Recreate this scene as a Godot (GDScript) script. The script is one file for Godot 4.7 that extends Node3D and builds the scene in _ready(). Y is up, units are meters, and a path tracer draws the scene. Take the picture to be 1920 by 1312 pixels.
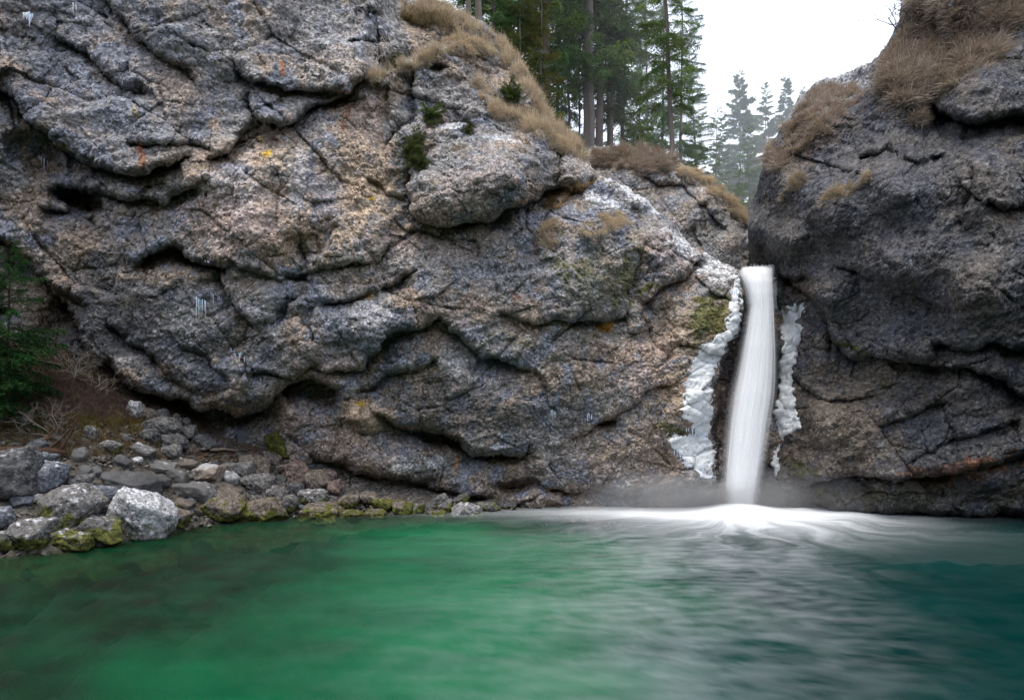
extends Node3D
# A gorge pool: two conglomerate cliffs, a frozen-edged waterfall, a scree bank, spruces on the rim.
# Survey helper: sight(u, v, d) turns a bearing (u), an elevation reading (v) and a distance in metres into a point.
const FOCAL := 1100.0
const EYE := 2.3
const MESH_STEP := 2.3
var rng := RandomNumberGenerator.new()
var taken := {}
var mats := {}
var left_face: RockFace
var right_face: RockFace
var back_face: RockFace

func sight(u: float, v: float, d: float) -> Vector3:
	return Vector3((u - 960.0) / FOCAL * d, EYE - (v - 780.0) / FOCAL * d, -d)

func smooth(a: float, b: float, x: float) -> float:
	return smoothstep(a, b, x)

func noise(kind: int, freq: float, sd: int, octaves := 1) -> FastNoiseLite:
	var n := FastNoiseLite.new()
	n.noise_type = kind
	n.seed = sd
	n.frequency = freq
	if octaves > 1:
		n.fractal_type = FastNoiseLite.FRACTAL_FBM
		n.fractal_octaves = octaves
	else:
		n.fractal_type = FastNoiseLite.FRACTAL_NONE
	return n

func numbered(called: String) -> String:
	if not taken.has(called):
		taken[called] = 0
		return called
	taken[called] += 1
	return "%s_%03d" % [called, taken[called]]

func tag(o: Node, label: String, category: String, group := "", kind := "") -> void:
	if label: o.set_meta("label", label)
	if category: o.set_meta("category", category)
	if group: o.set_meta("group", group)
	if kind: o.set_meta("kind", kind)

func thing(called: String, where: Vector3, label: String, category: String, group := "") -> Node3D:
	var o := Node3D.new()
	o.name = numbered(called)
	add_child(o)
	o.position = where
	tag(o, label, category, group)
	return o

func part(called: String, mesh: Mesh, m: Material, parent: Node) -> MeshInstance3D:
	var o := MeshInstance3D.new()
	o.name = called if parent != self else numbered(called)
	o.mesh = mesh
	if m: o.material_override = m
	parent.add_child(o, true)
	return o

func array_mesh(P: PackedVector3Array, N: PackedVector3Array, C: PackedColorArray, I: PackedInt32Array) -> ArrayMesh:
	var a := []
	a.resize(Mesh.ARRAY_MAX)
	a[Mesh.ARRAY_VERTEX] = P
	if N.size(): a[Mesh.ARRAY_NORMAL] = N
	if C.size(): a[Mesh.ARRAY_COLOR] = C
	a[Mesh.ARRAY_INDEX] = I
	var m := ArrayMesh.new()
	m.add_surface_from_arrays(Mesh.PRIMITIVE_TRIANGLES, a)
	return m

func smooth_normals(P: PackedVector3Array, I: PackedInt32Array) -> PackedVector3Array:
	var N := PackedVector3Array()
	N.resize(P.size())
	for k in range(0, I.size(), 3):
		var n := (P[I[k + 2]] - P[I[k]]).cross(P[I[k + 1]] - P[I[k]])
		N[I[k]] += n
		N[I[k + 1]] += n
		N[I[k + 2]] += n
	for k in N.size():
		N[k] = N[k].normalized()
	return N

# ---------------------------------------------------------------- rock faces
class RockFace:
	var nu: int
	var nv: int
	var us := PackedFloat32Array()
	var top := PackedFloat32Array()
	var bottom: float
	var V := PackedFloat32Array()
	var WU := PackedFloat32Array()
	var WV := PackedFloat32Array()
	var D := PackedFloat32Array()
	var B := PackedFloat32Array()
	var P := PackedVector3Array()
	var N := PackedVector3Array()
	var C := PackedColorArray()
	var step: float

	static func pt(u: float, v: float, d: float) -> Vector3:
		return Vector3((u - 960.0) / 1100.0 * d, 2.3 - (v - 780.0) / 1100.0 * d, -d)

	func _init(u0: float, u1: float, v1: float, rim: Array, rows: int, st: float, controls: Array, sd: int) -> void:
		step = st
		nu = int((u1 - u0) / st) + 1
		nv = rows
		bottom = v1
		us.resize(nu)
		top.resize(nu)
		var count := nu * nv
		V.resize(count); WU.resize(count); WV.resize(count); D.resize(count); B.resize(count)
		B.fill(0.0)
		# coarse lattice of distances
		var cell := 16.0
		var vmin := -260.0
		var lw := int((u1 - u0) / cell) + 3
		var lh := int((v1 - vmin) / cell) + 3
		var lat := PackedFloat32Array()
		lat.resize(lw * lh)
		for b in lh:
			for a in lw:
				var pu := u0 + a * cell
				var pv := vmin + b * cell
				var sw := 0.0
				var sd_ := 0.0
				for c in controls:
					var r2: float = (pu - c[0]) * (pu - c[0]) + (pv - c[1]) * (pv - c[1]) + 500.0
					var w := 1.0 / (r2 * sqrt(r2))
					sw += w
					sd_ += w * c[2]
				lat[b * lw + a] = sd_ / sw
		var wn := FastNoiseLite.new()
		wn.noise_type = FastNoiseLite.TYPE_SIMPLEX_SMOOTH
		wn.seed = sd
		wn.frequency = 0.013
		wn.fractal_octaves = 3
		for i in nu:
			var u := u0 + i * st
			us[i] = u
			var t := 0.0
			for k in rim.size() - 1:
				if u >= rim[k][0] and u <= rim[k + 1][0]:
					t = lerpf(rim[k][1], rim[k + 1][1], (u - rim[k][0]) / (rim[k + 1][0] - rim[k][0]))
			if u > rim[-1][0]: t = rim[-1][1]
			if u < rim[0][0]: t = rim[0][1]
			t += wn.get_noise_2d(u * 3.0, 900.0) * 5.0
			top[i] = t
			for j in nv:
				var v := lerpf(t, v1, float(j) / (nv - 1))
				var k := i * nv + j
				V[k] = v
				WU[k] = u + wn.get_noise_2d(u, v) * 11.0
				WV[k] = v + wn.get_noise_2d(u + 700.0, v) * 11.0
				var la := (u - u0) / cell
				var lb := clampf((v - vmin) / cell, 0.0, lh - 2.0)
				var a := int(la)
				var b := int(lb)
				la -= a
				lb -= b
				D[k] = lerpf(lerpf(lat[b * lw + a], lat[b * lw + a + 1], la), lerpf(lat[(b + 1) * lw + a], lat[(b + 1) * lw + a + 1], la), lb)

	# a broken edge: the side to the right of the direction of travel (seen on the face) lies deeper
	func edge(pts: Array, deep: float, decay: float, lip := 9.0, side := 1.0) -> void:
		var lo := Vector2(1e9, 1e9)
		var hi := -lo
		var total := 0.0
		for k in pts.size():
			lo = lo.min(Vector2(pts[k][0], pts[k][1]))
			hi = hi.max(Vector2(pts[k][0], pts[k][1]))
			if k: total += Vector2(pts[k][0] - pts[k - 1][0], pts[k][1] - pts[k - 1][1]).length()
		var reach := maxf(decay * 3.2, lip * 8.0) + 12.0
		var i0 := clampi(int((lo.x - reach - us[0]) / step), 0, nu - 1)
		var i1 := clampi(int((hi.x + reach - us[0]) / step), 0, nu - 1)
		for i in range(i0, i1 + 1):
			var per := (nv - 1) / (bottom - top[i])
			var j0 := clampi(int((lo.y - reach - top[i]) * per), 0, nv - 1)
			var j1 := clampi(int((hi.y + reach - top[i]) * per), 0, nv - 1)
			for j in range(j0, j1 + 1):
				var k := i * nv + j
				var pu := WU[k]
				var pv := WV[k]
				var best := 1e9
				var sgn := 1.0
				var tau := 0.0
				var run := 0.0
				for s in pts.size() - 1:
					var ax: float = pts[s][0]
					var ay: float = pts[s][1]
					var bx: float = pts[s + 1][0] - ax
					var by: float = pts[s + 1][1] - ay
					var l2 := bx * bx + by * by
					var t := clampf(((pu - ax) * bx + (pv - ay) * by) / l2, 0.0, 1.0)
					var dx := pu - ax - bx * t
					var dy := pv - ay - by * t
					var d2 := dx * dx + dy * dy
					var l := sqrt(l2)
					if d2 < best:
						best = d2
						sgn = signf(bx * (pv - ay) - by * (pu - ax))
						tau = (run + t * l) / total
					run += l
				var dist := sqrt(best)
				if dist > reach: continue
				var w := smoothstep(0.0, 0.14, tau) * smoothstep(0.0, 0.14, 1.0 - tau)
				var s2 := dist * sgn * side
				var add_w := 1.35
				var add := 0.0
				if s2 > 0.0:
					add = deep * exp(-s2 / decay) * smoothstep(-1.0, 3.5, s2)
				else:
					add = -0.28 * deep * exp(s2 / (lip * 3.0)) + 0.45 * deep * exp(s2 / (lip * 0.5))
				D[k] += add * w * add_w
				B[k] += deep * exp(-dist / 5.0) * w

	# the rock breaks into flat tilted faces with open joints between them
	func facets(cell: float, stretch: float, turn: float, amp: float, joint: float, sd: int, low := 0.25) -> void:
		var r := RandomNumberGenerator.new()
		r.seed = sd
		var cs := cos(deg_to_rad(turn))
		var sn := sin(deg_to_rad(turn))
		var w := 160
		var table := PackedFloat32Array()
		table.resize(w * w * 5)
		for k in w * w:
			table[k * 5] = r.randf()
			table[k * 5 + 1] = r.randf()
			table[k * 5 + 2] = r.randf_range(-1.0, 1.0)
			table[k * 5 + 3] = r.randf_range(-1.5, 1.5)
			table[k * 5 + 4] = r.randf_range(-1.5, 1.5)
		var vary := FastNoiseLite.new()
		vary.seed = sd
		vary.frequency = 0.006
		vary.fractal_type = FastNoiseLite.FRACTAL_NONE
		for i in nu:
			for j in nv:
				var k := i * nv + j
				var x := WU[k] * 0.4 + us[i] * 0.6 + 400.0
				var y := WV[k] * 0.4 + V[k] * 0.6 + 400.0
				var a := (x * cs + y * sn) / (cell * stretch) + 40.0
				var b := (-x * sn + y * cs) / cell + 70.0
				var ia := int(a)
				var ib := int(b)
				var f1 := 9.0
				var f2 := 9.0
				var h := 0.0
				for da in range(-1, 2):
					for db in range(-1, 2):
						var t := (((ia + da) % w) * w + (ib + db) % w) * 5
						var ea := ia + da + table[t] - a
						var eb := ib + db + table[t + 1] - b
						var d := ea * ea + eb * eb
						if d < f1:
							f2 = f1
							f1 = d
							h = table[t + 2] + table[t + 3] * ea + table[t + 4] * eb
						elif d < f2:
							f2 = d
				var gap := sqrt(f2) - sqrt(f1)
				var s := low + (1.0 - low) * smoothstep(-0.35, 0.45, vary.get_noise_2d(us[i], V[k]))
				var open := 1.0 - smoothstep(0.0, 0.07, gap)
				D[k] += s * (amp * h + joint * open)
				B[k] += joint * open * s * 0.8

	# a rounded lump (deep < 0) or a hollow (deep > 0)
	func lump(u: float, v: float, ru: float, rv: float, deep: float, turn := 0.0, power := 1.0) -> void:
		var r := maxf(ru, rv) * 1.5
		var cs := cos(deg_to_rad(turn))
		var sn := sin(deg_to_rad(turn))
		var i0 := clampi(int((u - r - us[0]) / step), 0, nu - 1)
		var i1 := clampi(int((u + r - us[0]) / step), 0, nu - 1)
		for i in range(i0, i1 + 1):
			for j in nv:
				var k := i * nv + j
				if absf(V[k] - v) > r: continue
				var x := WU[k] - u
				var y := WV[k] - v
				var a := (x * cs + y * sn) / ru
				var b := (-x * sn + y * cs) / rv
				var q := 1.0 - (a * a + b * b)
				if q > 0.0: D[k] += deep * pow(q, power)

	func finish(rolls: Array, noises: Dictionary, amp: float) -> void:
		# the rim rolls away from the pool
		for i in nu:
			var r := 0.0
			for k in rolls.size() - 1:
				if us[i] >= rolls[k][0] and us[i] <= rolls[k + 1][0]:
					r = lerpf(rolls[k][1], rolls[k + 1][1], (us[i] - rolls[k][0]) / (rolls[k + 1][0] - rolls[k][0]))
			for j in nv:
				var k := i * nv + j
				var t := (V[k] - top[i]) / 75.0
				if t < 1.0 and r > 0.0:
					D[k] += r * (1.0 - sqrt(maxf(0.0, 1.0 - (1.0 - t) * (1.0 - t))))
		P.resize(nu * nv)
		for i in nu:
			for j in nv:
				var k := i * nv + j
				var p := pt(us[i], V[k], D[k])
				var d: float = D[k] + noises.big.get_noise_3dv(p) * 0.22 * amp
				P[k] = pt(us[i], V[k], d)
		normals()
		var Q := PackedVector3Array()
		Q.resize(P.size())
		for k in P.size():
			var p := P[k]
			var q := Vector3(p.x * 0.8 + p.y * 0.45, (p.y - p.x * 0.35) * 1.5, p.z)
			var wq := q + Vector3(noises.fine.get_noise_3dv(p * 0.25), noises.fine.get_noise_3dv(p * 0.25 + Vector3(7, 0, 0)), noises.fine.get_noise_3dv(p * 0.25 + Vector3(0, 7, 0))) * 0.30
			var h: float = noises.mid.get_noise_3dv(q) * 0.055 * amp
			h += noises.facet.get_noise_3dv(wq * 3.6) * 0.022 * amp   # small broken steps
			h += noises.ledge.get_noise_3d(p.x * 0.7 + p.y * 0.3, (p.y - p.x * 0.25) * 3.2, p.z * 0.7) * 0.034
			h += noises.fine.get_noise_3dv(p) * 0.036
			h += noises.fine.get_noise_3dv(p * 3.1) * 0.016
			h += noises.pebble.get_noise_3dv(p) * -0.024
			Q[k] = p + N[k] * h
		P = Q
		normals()

	func normals() -> void:
		N.resize(nu * nv)
		for i in nu:
			var ia := maxi(i - 1, 0) * nv
			var ib := mini(i + 1, nu - 1) * nv
			for j in nv:
				var a := P[ib + j] - P[ia + j]
				var b := P[i * nv + maxi(j - 1, 0)] - P[i * nv + mini(j + 1, nv - 1)]
				N[i * nv + j] = a.cross(b).normalized()

	func probe(u: float, v: float) -> Array:
		var fi := clampf((u - us[0]) / step, 0.0, nu - 1.001)
		var i := int(fi)
		var t := lerpf(top[i], top[i + 1], fi - i)
		var fj := clampf((v - t) / (bottom - t) * (nv - 1), 0.0, nv - 1.001)
		var j := int(fj)
		fi -= i
		fj -= j
		var k := i * nv + j
		var p := P[k].lerp(P[k + 1], fj).lerp(P[k + nv].lerp(P[k + nv + 1], fj), fi)
		var n := N[k].lerp(N[k + 1], fj).lerp(N[k + nv].lerp(N[k + nv + 1], fj), fi).normalized()
		return [p, n]

	# the face falls into blocks along its cracks: grow each seed, slowly across a crack
	func blocks(seeds: Array) -> PackedInt32Array:
		var cw := (nu + 1) / 2
		var ch := (nv + 1) / 2
		var own := PackedInt32Array()
		own.resize(cw * ch)
		own.fill(-1)
		var buckets: Array = []
		for b in 3000: buckets.append(PackedInt32Array())
		for s in seeds.size():
			var i := clampi(int((seeds[s][0] - us[0]) / step), 0, nu - 1)
			var j := clampi(int((seeds[s][1] - top[i]) / (bottom - top[i]) * (nv - 1)), 0, nv - 1)
			buckets[0].append(((i / 2) * ch + j / 2) * 64 + s)
		for b in 3000:
			var q: PackedInt32Array = buckets[b]
			var at := 0
			while at < q.size():
				var c := q[at] / 64
				var s := q[at] % 64
				at += 1
				if own[c] >= 0: continue
				own[c] = s
				var ci := c / ch
				var cj := c % ch
				for nb in 4:
					var ni := ci + (1 if nb == 0 else -1 if nb == 1 else 0)
					var nj := cj + (1 if nb == 2 else -1 if nb == 3 else 0)
					if ni < 0 or nj < 0 or ni >= cw or nj >= ch or own[ni * ch + nj] >= 0: continue
					var k := mini(ni * 2, nu - 1) * nv + mini(nj * 2, nv - 1)
					var cost := 2 + int(minf(B[k] * 160.0, 60.0))
					if b + cost < 3000:
						if cost == 0: q.append((ni * ch + nj) * 64 + s)
						else: buckets[b + cost].append((ni * ch + nj) * 64 + s)
			buckets[b] = PackedInt32Array()
		return own

func emit_face(f: RockFace, called: String, seeds: Array, m: Material, away: Vector3) -> Node3D:
	var root := Node3D.new()
	root.name = numbered(called)
	root.set_meta("kind", "structure")
	add_child(root)
	var own := f.blocks(seeds)
	var ch := (f.nv + 1) / 2
	var tris: Array = []
	for s in seeds.size(): tris.append(PackedInt32Array())
	for i in f.nu - 1:
		for j in f.nv - 1:
			var s := maxi(0, own[(i / 2) * ch + j / 2])
			var k := i * f.nv + j
			var t: PackedInt32Array = tris[s]
			t.append(k); t.append(k + f.nv); t.append(k + 1)
			t.append(k + 1); t.append(k + f.nv); t.append(k + f.nv + 1)
			tris[s] = t
	var map := PackedInt32Array()
	map.resize(f.P.size())
	for s in seeds.size():
		var t: PackedInt32Array = tris[s]
		if t.size() < 30: continue
		map.fill(-1)
		var P := PackedVector3Array()
		var N := PackedVector3Array()
		var C := PackedColorArray()
		var I := PackedInt32Array()
		I.resize(t.size())
		for k in t.size():
			var o := t[k]
			if map[o] < 0:
				map[o] = P.size()
				P.append(f.P[o]); N.append(f.N[o]); C.append(f.C[o])
			I[k] = map[o]
		part("rock_block", array_mesh(P, N, C, I), m, root)
	# the rock goes on behind its rim, and up where the cliff is taller than the view
	var P2 := PackedVector3Array()
	var C2 := PackedColorArray()
	var I2 := PackedInt32Array()
	var rows := 9
	for i in f.nu:
		var a := f.P[i * f.nv]
		var tall := smoothstep(-90.0, -170.0, f.top[i])
		for r in rows:
			var q := a + Vector3(0.0, -0.012 * r * r * away.length(), 0.0).lerp(Vector3(0, 1.15 * r, 0.0), tall) + away * r * 0.6 * lerpf(1.0, 0.25, tall)
			if r: q += Vector3(mats.n_fine.get_noise_3dv(q * 0.3) * 0.2, mats.n_fine.get_noise_3dv(q * 0.5) * 0.2, mats.n_fine.get_noise_3dv(q * 0.2) * 0.5 * tall)
			P2.append(q)
			C2.append(f.C[i * f.nv])
	for i in f.nu - 1:
		for r in rows - 1:
			var k := i * rows + r
			I2.append_array([k, k + 1, k + rows, k + 1, k + rows + 1, k + rows])
	part("rock_top", array_mesh(P2, smooth_normals(P2, I2), C2, I2), m, root)
	return root

# colours of the rock: linear base colours
const GREY := Color(0.200, 0.190, 0.184)
const BROWN := Color(0.245, 0.192, 0.150)
const TAN := Color(0.37, 0.275, 0.190)
const PINK := Color(0.32, 0.245, 0.210)
const BLUE := Color(0.165, 0.178, 0.215)
const SLATE := Color(0.132, 0.143, 0.176)
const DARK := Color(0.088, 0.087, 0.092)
const PALE := Color(0.42, 0.405, 0.40)
const ICEWHITE := Color(0.72, 0.75, 0.80)
const MOSS := Color(0.075, 0.080, 0.014)
const OCHRE := Color(0.42, 0.27, 0.03)
const RUST := Color(0.21, 0.095, 0.055)

func paint(f: RockFace, base: Array, patches: Array, sd: int, gain := 1.95) -> void:
	# stains, lichen, frost, moss and darker tones in ragged patches, on a mottled rock
	var n1 := noise(FastNoiseLite.TYPE_SIMPLEX_SMOOTH, 0.55, sd, 4)
	var n2 := noise(FastNoiseLite.TYPE_SIMPLEX_SMOOTH, 1.1, sd + 1, 4)
	var n3 := noise(FastNoiseLite.TYPE_SIMPLEX_SMOOTH, 3.2, sd + 2, 3)
	var n4 := noise(FastNoiseLite.TYPE_SIMPLEX, 11.0, sd + 3, 2)
	f.C.resize(f.P.size())
	for k in f.P.size():
		var p := f.P[k]
		var a := n1.get_noise_3dv(p) * 1.6
		var b := n2.get_noise_3dv(p + Vector3(40, 0, 0)) * 1.6
		var streak := n2.get_noise_3d(p.x * 2.2, p.y * 0.35, p.z * 2.2)
		var c: Color = base[0].lerp(base[1], smoothstep(-0.35, 0.45, a)).lerp(base[2], smoothstep(0.05, 0.5, b) * 0.9)
		c = c.lerp(DARK, smoothstep(0.12, 0.5, streak) * 0.55)
		c = c.lerp(PALE, smoothstep(0.25, 0.6, n3.get_noise_3dv(p + Vector3(0, 9, 0))) * 0.35)
		var g := gain * (1.0 + n3.get_noise_3dv(p) * 0.35 + n4.get_noise_3dv(p) * 0.5)
		f.C[k] = Color(c.r * g, c.g * g, c.b * g, 1.0)
	for q in patches:
		var u: float = q[0]; var v: float = q[1]; var ru: float = q[2]; var rv: float = q[3]
		var col: Color = q[5]
		var cs := cos(deg_to_rad(q[4])); var sn := sin(deg_to_rad(q[4]))
		var grain: float = q[7] if q.size() > 7 else 0.5
		var r := maxf(ru, rv) * 1.5
		var i0 := clampi(int((u - r - f.us[0]) / f.step), 0, f.nu - 1)
		var i1 := clampi(int((u + r - f.us[0]) / f.step), 0, f.nu - 1)
		for i in range(i0, i1 + 1):
			var per := (f.nv - 1) / (f.bottom - f.top[i])
			var j0 := clampi(int((v - r - f.top[i]) * per), 0, f.nv - 1)
			var j1 := clampi(int((v + r - f.top[i]) * per), 0, f.nv - 1)
			for j in range(j0, j1 + 1):
				var k := i * f.nv + j
				var x := f.us[i] - u
				var y := f.V[k] - v
				var e := (x * cs + y * sn) / ru
				var g := (-x * sn + y * cs) / rv
				var m := 1.0 - sqrt(e * e + g * g)
				if m < -0.6: continue
				var p := f.P[k]
				m += (n2.get_noise_3dv(p * 1.7) * 1.1 + n3.get_noise_3dv(p * 1.5) * 0.8 + n4.get_noise_3dv(p) * 0.7) * grain
				var w := smoothstep(0.05, 0.32, m) * float(q[6])
				if w > 0.0:
					var sp := gain * (1.0 + n4.get_noise_3dv(p * 1.3) * 0.5)
					f.C[k] = f.C[k].lerp(Color(col.r * sp, col.g * sp, col.b * sp), w)

# a crust of ice, moss or snow that lies on a rock face inside an outline; thick in the middle, sunk at its rim
func crust(f: RockFace, outline: Array, st: float, thick: float, rough: float, called: String, m: Material, parent: Node, tint: Color, fine := 1.0, inset := 12.0) -> MeshInstance3D:
	var poly := PackedVector2Array()
	var lo := Vector2(1e9, 1e9)
	var hi := -lo
	for q in outline:
		poly.append(Vector2(q[0], q[1]))
		lo = lo.min(poly[-1])
		hi = hi.max(poly[-1])
	lo -= Vector2(6, 6)
	hi += Vector2(6, 6)
	var w := int((hi.x - lo.x) / st) + 2
	var h := int((hi.y - lo.y) / st) + 2
	var idx := PackedInt32Array()
	idx.resize(w * h)
	idx.fill(-1)
	var P := PackedVector3Array()
	var C := PackedColorArray()
	var I := PackedInt32Array()
	for b in h:
		for a in w:
			var q := lo + Vector2(a, b) * st
			var inside := Geometry2D.is_point_in_polygon(q, poly)
			var dist := 1e9
			for k in poly.size():
				dist = minf(dist, q.distance_to(Geometry2D.get_closest_point_to_segment(q, poly[k], poly[(k + 1) % poly.size()])))
			if not inside: dist = -dist
			if dist < -6.0: continue
			var s := f.probe(q.x, q.y)
			var p: Vector3 = s[0]
			var n: Vector3 = s[1]
			dist += mats.n_fine.get_noise_3dv(p * 1.1) * 5.0 * fine
			var e := smoothstep(-2.0, inset, dist)
			var l: float = mats.n_fine.get_noise_3d(p.x * 1.2, p.y * 0.6, p.z * 1.2) * 0.5 - mats.n_pebble.get_noise_3d(p.x * 2.0, p.y * 1.2, p.z * 2.0) * 0.5 + mats.n_fine.get_noise_3dv(p * 4.0) * 0.4
			p += (n * 0.85 + Vector3(0, 0, 0.25)) * (-0.035 + e * (thick + rough * l))
			idx[b * w + a] = P.size()
			P.append(p)
			var g: float = 1.0 + mats.n_fine.get_noise_3dv(p * 1.8) * 0.16
			C.append(Color(tint.r * g, tint.g * g, tint.b * (0.5 + 0.5 * g)))
	for b in h - 1:
		for a in w - 1:
			var k0 := idx[b * w + a]
			var k1 := idx[b * w + a + 1]
			var k2 := idx[(b + 1) * w + a]
			var k3 := idx[(b + 1) * w + a + 1]
			if k0 < 0 or k1 < 0 or k2 < 0 or k3 < 0: continue
			I.append_array([k0, k1, k2, k2, k1, k3])
	return part(called, array_mesh(P, smooth_normals(P, I), C, I), m, parent)

# ---------------------------------------------------------------- textures and materials
func byte(x: float) -> int:
	return clampi(int(Color(x, x, x).linear_to_srgb().r * 255.0), 0, 255)

func rock_textures() -> void:
	var S := 1024
	var cell := noise(FastNoiseLite.TYPE_CELLULAR, 1.0 / 17.0, 5)
	cell.cellular_return_type = FastNoiseLite.RETURN_CELL_VALUE
	var dist := noise(FastNoiseLite.TYPE_CELLULAR, 1.0 / 17.0, 5)
	dist.cellular_return_type = FastNoiseLite.RETURN_DISTANCE
	var cell2 := noise(FastNoiseLite.TYPE_CELLULAR, 1.0 / 38.0, 6)
	cell2.cellular_return_type = FastNoiseLite.RETURN_CELL_VALUE
	var dist2 := noise(FastNoiseLite.TYPE_CELLULAR, 1.0 / 38.0, 6)
	dist2.cellular_return_type = FastNoiseLite.RETURN_DISTANCE
	var soft := noise(FastNoiseLite.TYPE_SIMPLEX, 1.0 / 60.0, 7, 5)
	var A := cell.get_seamless_image(S, S).get_data()
	var Bd := dist.get_seamless_image(S, S).get_data()
	var A2 := cell2.get_seamless_image(S, S).get_data()
	var B2 := dist2.get_seamless_image(S, S).get_data()
	var So := soft.get_seamless_image(S, S).get_data()
	var col := PackedByteArray()
	var hei := PackedByteArray()
	col.resize(S * S * 3)
	hei.resize(S * S)
	var lut := PackedByteArray()
	for k in 256: lut.append(byte(k / 255.0))
	for k in S * S:
		var a := A[k] / 255.0
		var d := Bd[k] / 255.0
		var a2 := A2[k] / 255.0
		var d2 := B2[k] / 255.0
		var s := So[k] / 255.0
		# pebbles of two sizes set in a darker matrix
		var big := 1.0 if a2 > 0.62 and d2 < 0.42 else 0.0
		var small := 1.0 if d < 0.55 else 0.0
		var t := 0.34 + 0.24 * s
		if small > 0.0: t = 0.26 + 0.50 * a * a + 0.16 * s
		if small > 0.0 and a > 0.84: t = 0.98
		if a < 0.12 and small > 0.0: t = 0.18
		if big > 0.0: t = 0.42 + 1.2 * (a2 - 0.62) + 0.1 * s
		var h := 0.35 * s + 0.25 * (1.0 - d) + (0.30 * (1.0 - d2) if a2 > 0.62 else 0.0) + 0.14 * a
		var v := clampi(int(t * 255.0), 0, 255)
		col[k * 3] = lut[v]
		col[k * 3 + 1] = lut[clampi(int(v * (0.97 + 0.03 * a)), 0, 255)]
		col[k * 3 + 2] = lut[clampi(int(v * (0.92 + 0.12 * a)), 0, 255)]
		hei[k] = clampi(int(h * 255.0), 0, 255)
	mats.pebbles = ImageTexture.create_from_image(Image.create_from_data(S, S, false, Image.FORMAT_RGB8, col))
	mats.pebble_height = ImageTexture.create_from_image(Image.create_from_data(S, S, false, Image.FORMAT_L8, hei))
	# a plainer grain for stones, bark and ice
	var g1 := noise(FastNoiseLite.TYPE_SIMPLEX, 1.0 / 24.0, 17, 5).get_seamless_image(512, 512).get_data()
	var g2 := noise(FastNoiseLite.TYPE_SIMPLEX, 1.0 / 4.0, 18, 2).get_seamless_image(512, 512).get_data()
	var gc := PackedByteArray()
	var gh := PackedByteArray()
	gc.resize(512 * 512)
	gh.resize(512 * 512)
	for k in 512 * 512:
		var s := g1[k] / 255.0
		var q := g2[k] / 255.0
		gc[k] = lut[clampi(int((0.30 + 0.35 * s + 0.30 * q * q) * 255.0), 0, 255)]
		gh[k] = clampi(int((0.6 * s + 0.4 * q) * 255.0), 0, 255)
	mats.grain = ImageTexture.create_from_image(Image.create_from_data(512, 512, false, Image.FORMAT_L8, gc))
	mats.grain_height = ImageTexture.create_from_image(Image.create_from_data(512, 512, false, Image.FORMAT_L8, gh))

func stone_material(tex: Texture2D, hei: Texture2D, metres: float, relief: float, rough: float, world := true, gain := 1.0) -> StandardMaterial3D:
	var m := StandardMaterial3D.new()
	m.albedo_color = Color(gain, gain, gain)
	m.vertex_color_use_as_albedo = true
	m.albedo_texture = tex
	m.uv1_triplanar = true
	m.uv1_world_triplanar = world
	m.uv1_triplanar_sharpness = 3.0
	m.uv1_scale = Vector3.ONE / metres
	m.roughness = rough
	m.metallic_specular = 0.35
	if hei:
		m.heightmap_enabled = true
		m.heightmap_texture = hei
		m.heightmap_scale = relief
	return m

func plain_material(rough: float, spec := 0.3) -> StandardMaterial3D:
	var m := StandardMaterial3D.new()
	m.vertex_color_use_as_albedo = true
	m.roughness = rough
	m.metallic_specular = spec
	return m

func make_materials() -> void:
	rock_textures()
	mats.rock = stone_material(mats.pebbles, mats.pebble_height, 2.6, 6.0, 0.85)
	mats.stone = stone_material(mats.pebbles, mats.pebble_height, 1.9, 2.0, 0.85, false)
	mats.slate = stone_material(mats.grain, mats.grain_height, 0.9, 1.5, 0.8, false)
	mats.soil = stone_material(mats.grain, mats.grain_height, 1.3, 4.0, 0.95)
	mats.moss = stone_material(mats.grain, mats.grain_height, 0.35, 4.0, 1.0)
	var ice := stone_material(mats.grain, mats.grain_height, 0.32, 2.2, 0.38)
	ice.albedo_texture = null
	ice.metallic_specular = 0.5
	mats.ice = ice
	mats.bark = stone_material(mats.grain, mats.grain_height, 0.6, 3.0, 0.95)
	mats.wood = stone_material(mats.grain, mats.grain_height, 0.4, 1.5, 0.9)
	var needle := plain_material(0.7)
	needle.backlight_enabled = true
	needle.backlight = Color(0.75, 0.8, 0.5)
	mats.needle = needle
	var straw := plain_material(0.8)
	straw.backlight_enabled = true
	straw.backlight = Color(0.8, 0.74, 0.62)
	mats.straw = straw
	mats.twig = plain_material(0.9)
	var ici := StandardMaterial3D.new()
	ici.albedo_color = Color(0.86, 0.91, 0.97)
	ici.roughness = 0.12
	ici.subsurf_scatter_enabled = true
	ici.subsurf_scatter_strength = 0.4
	mats.icicle = ici
	mats.n_big = noise(FastNoiseLite.TYPE_SIMPLEX_SMOOTH, 0.33, 21, 2)
	mats.n_mid = noise(FastNoiseLite.TYPE_SIMPLEX, 0.75, 22, 3)
	mats.n_mid.fractal_type = FastNoiseLite.FRACTAL_RIDGED
	mats.n_crack = noise(FastNoiseLite.TYPE_CELLULAR, 0.75, 23)
	mats.n_crack.cellular_return_type = FastNoiseLite.RETURN_DISTANCE2_SUB
	mats.n_facet = noise(FastNoiseLite.TYPE_CELLULAR, 0.62, 27)
	mats.n_facet.cellular_return_type = FastNoiseLite.RETURN_CELL_VALUE
	mats.n_ledge = noise(FastNoiseLite.TYPE_SIMPLEX, 0.9, 24, 3)
	mats.n_fine = noise(FastNoiseLite.TYPE_SIMPLEX, 3.4, 25, 3)
	mats.n_pebble = noise(FastNoiseLite.TYPE_CELLULAR, 7.0, 26)
	mats.n_pebble.cellular_return_type = FastNoiseLite.RETURN_DISTANCE

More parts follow.
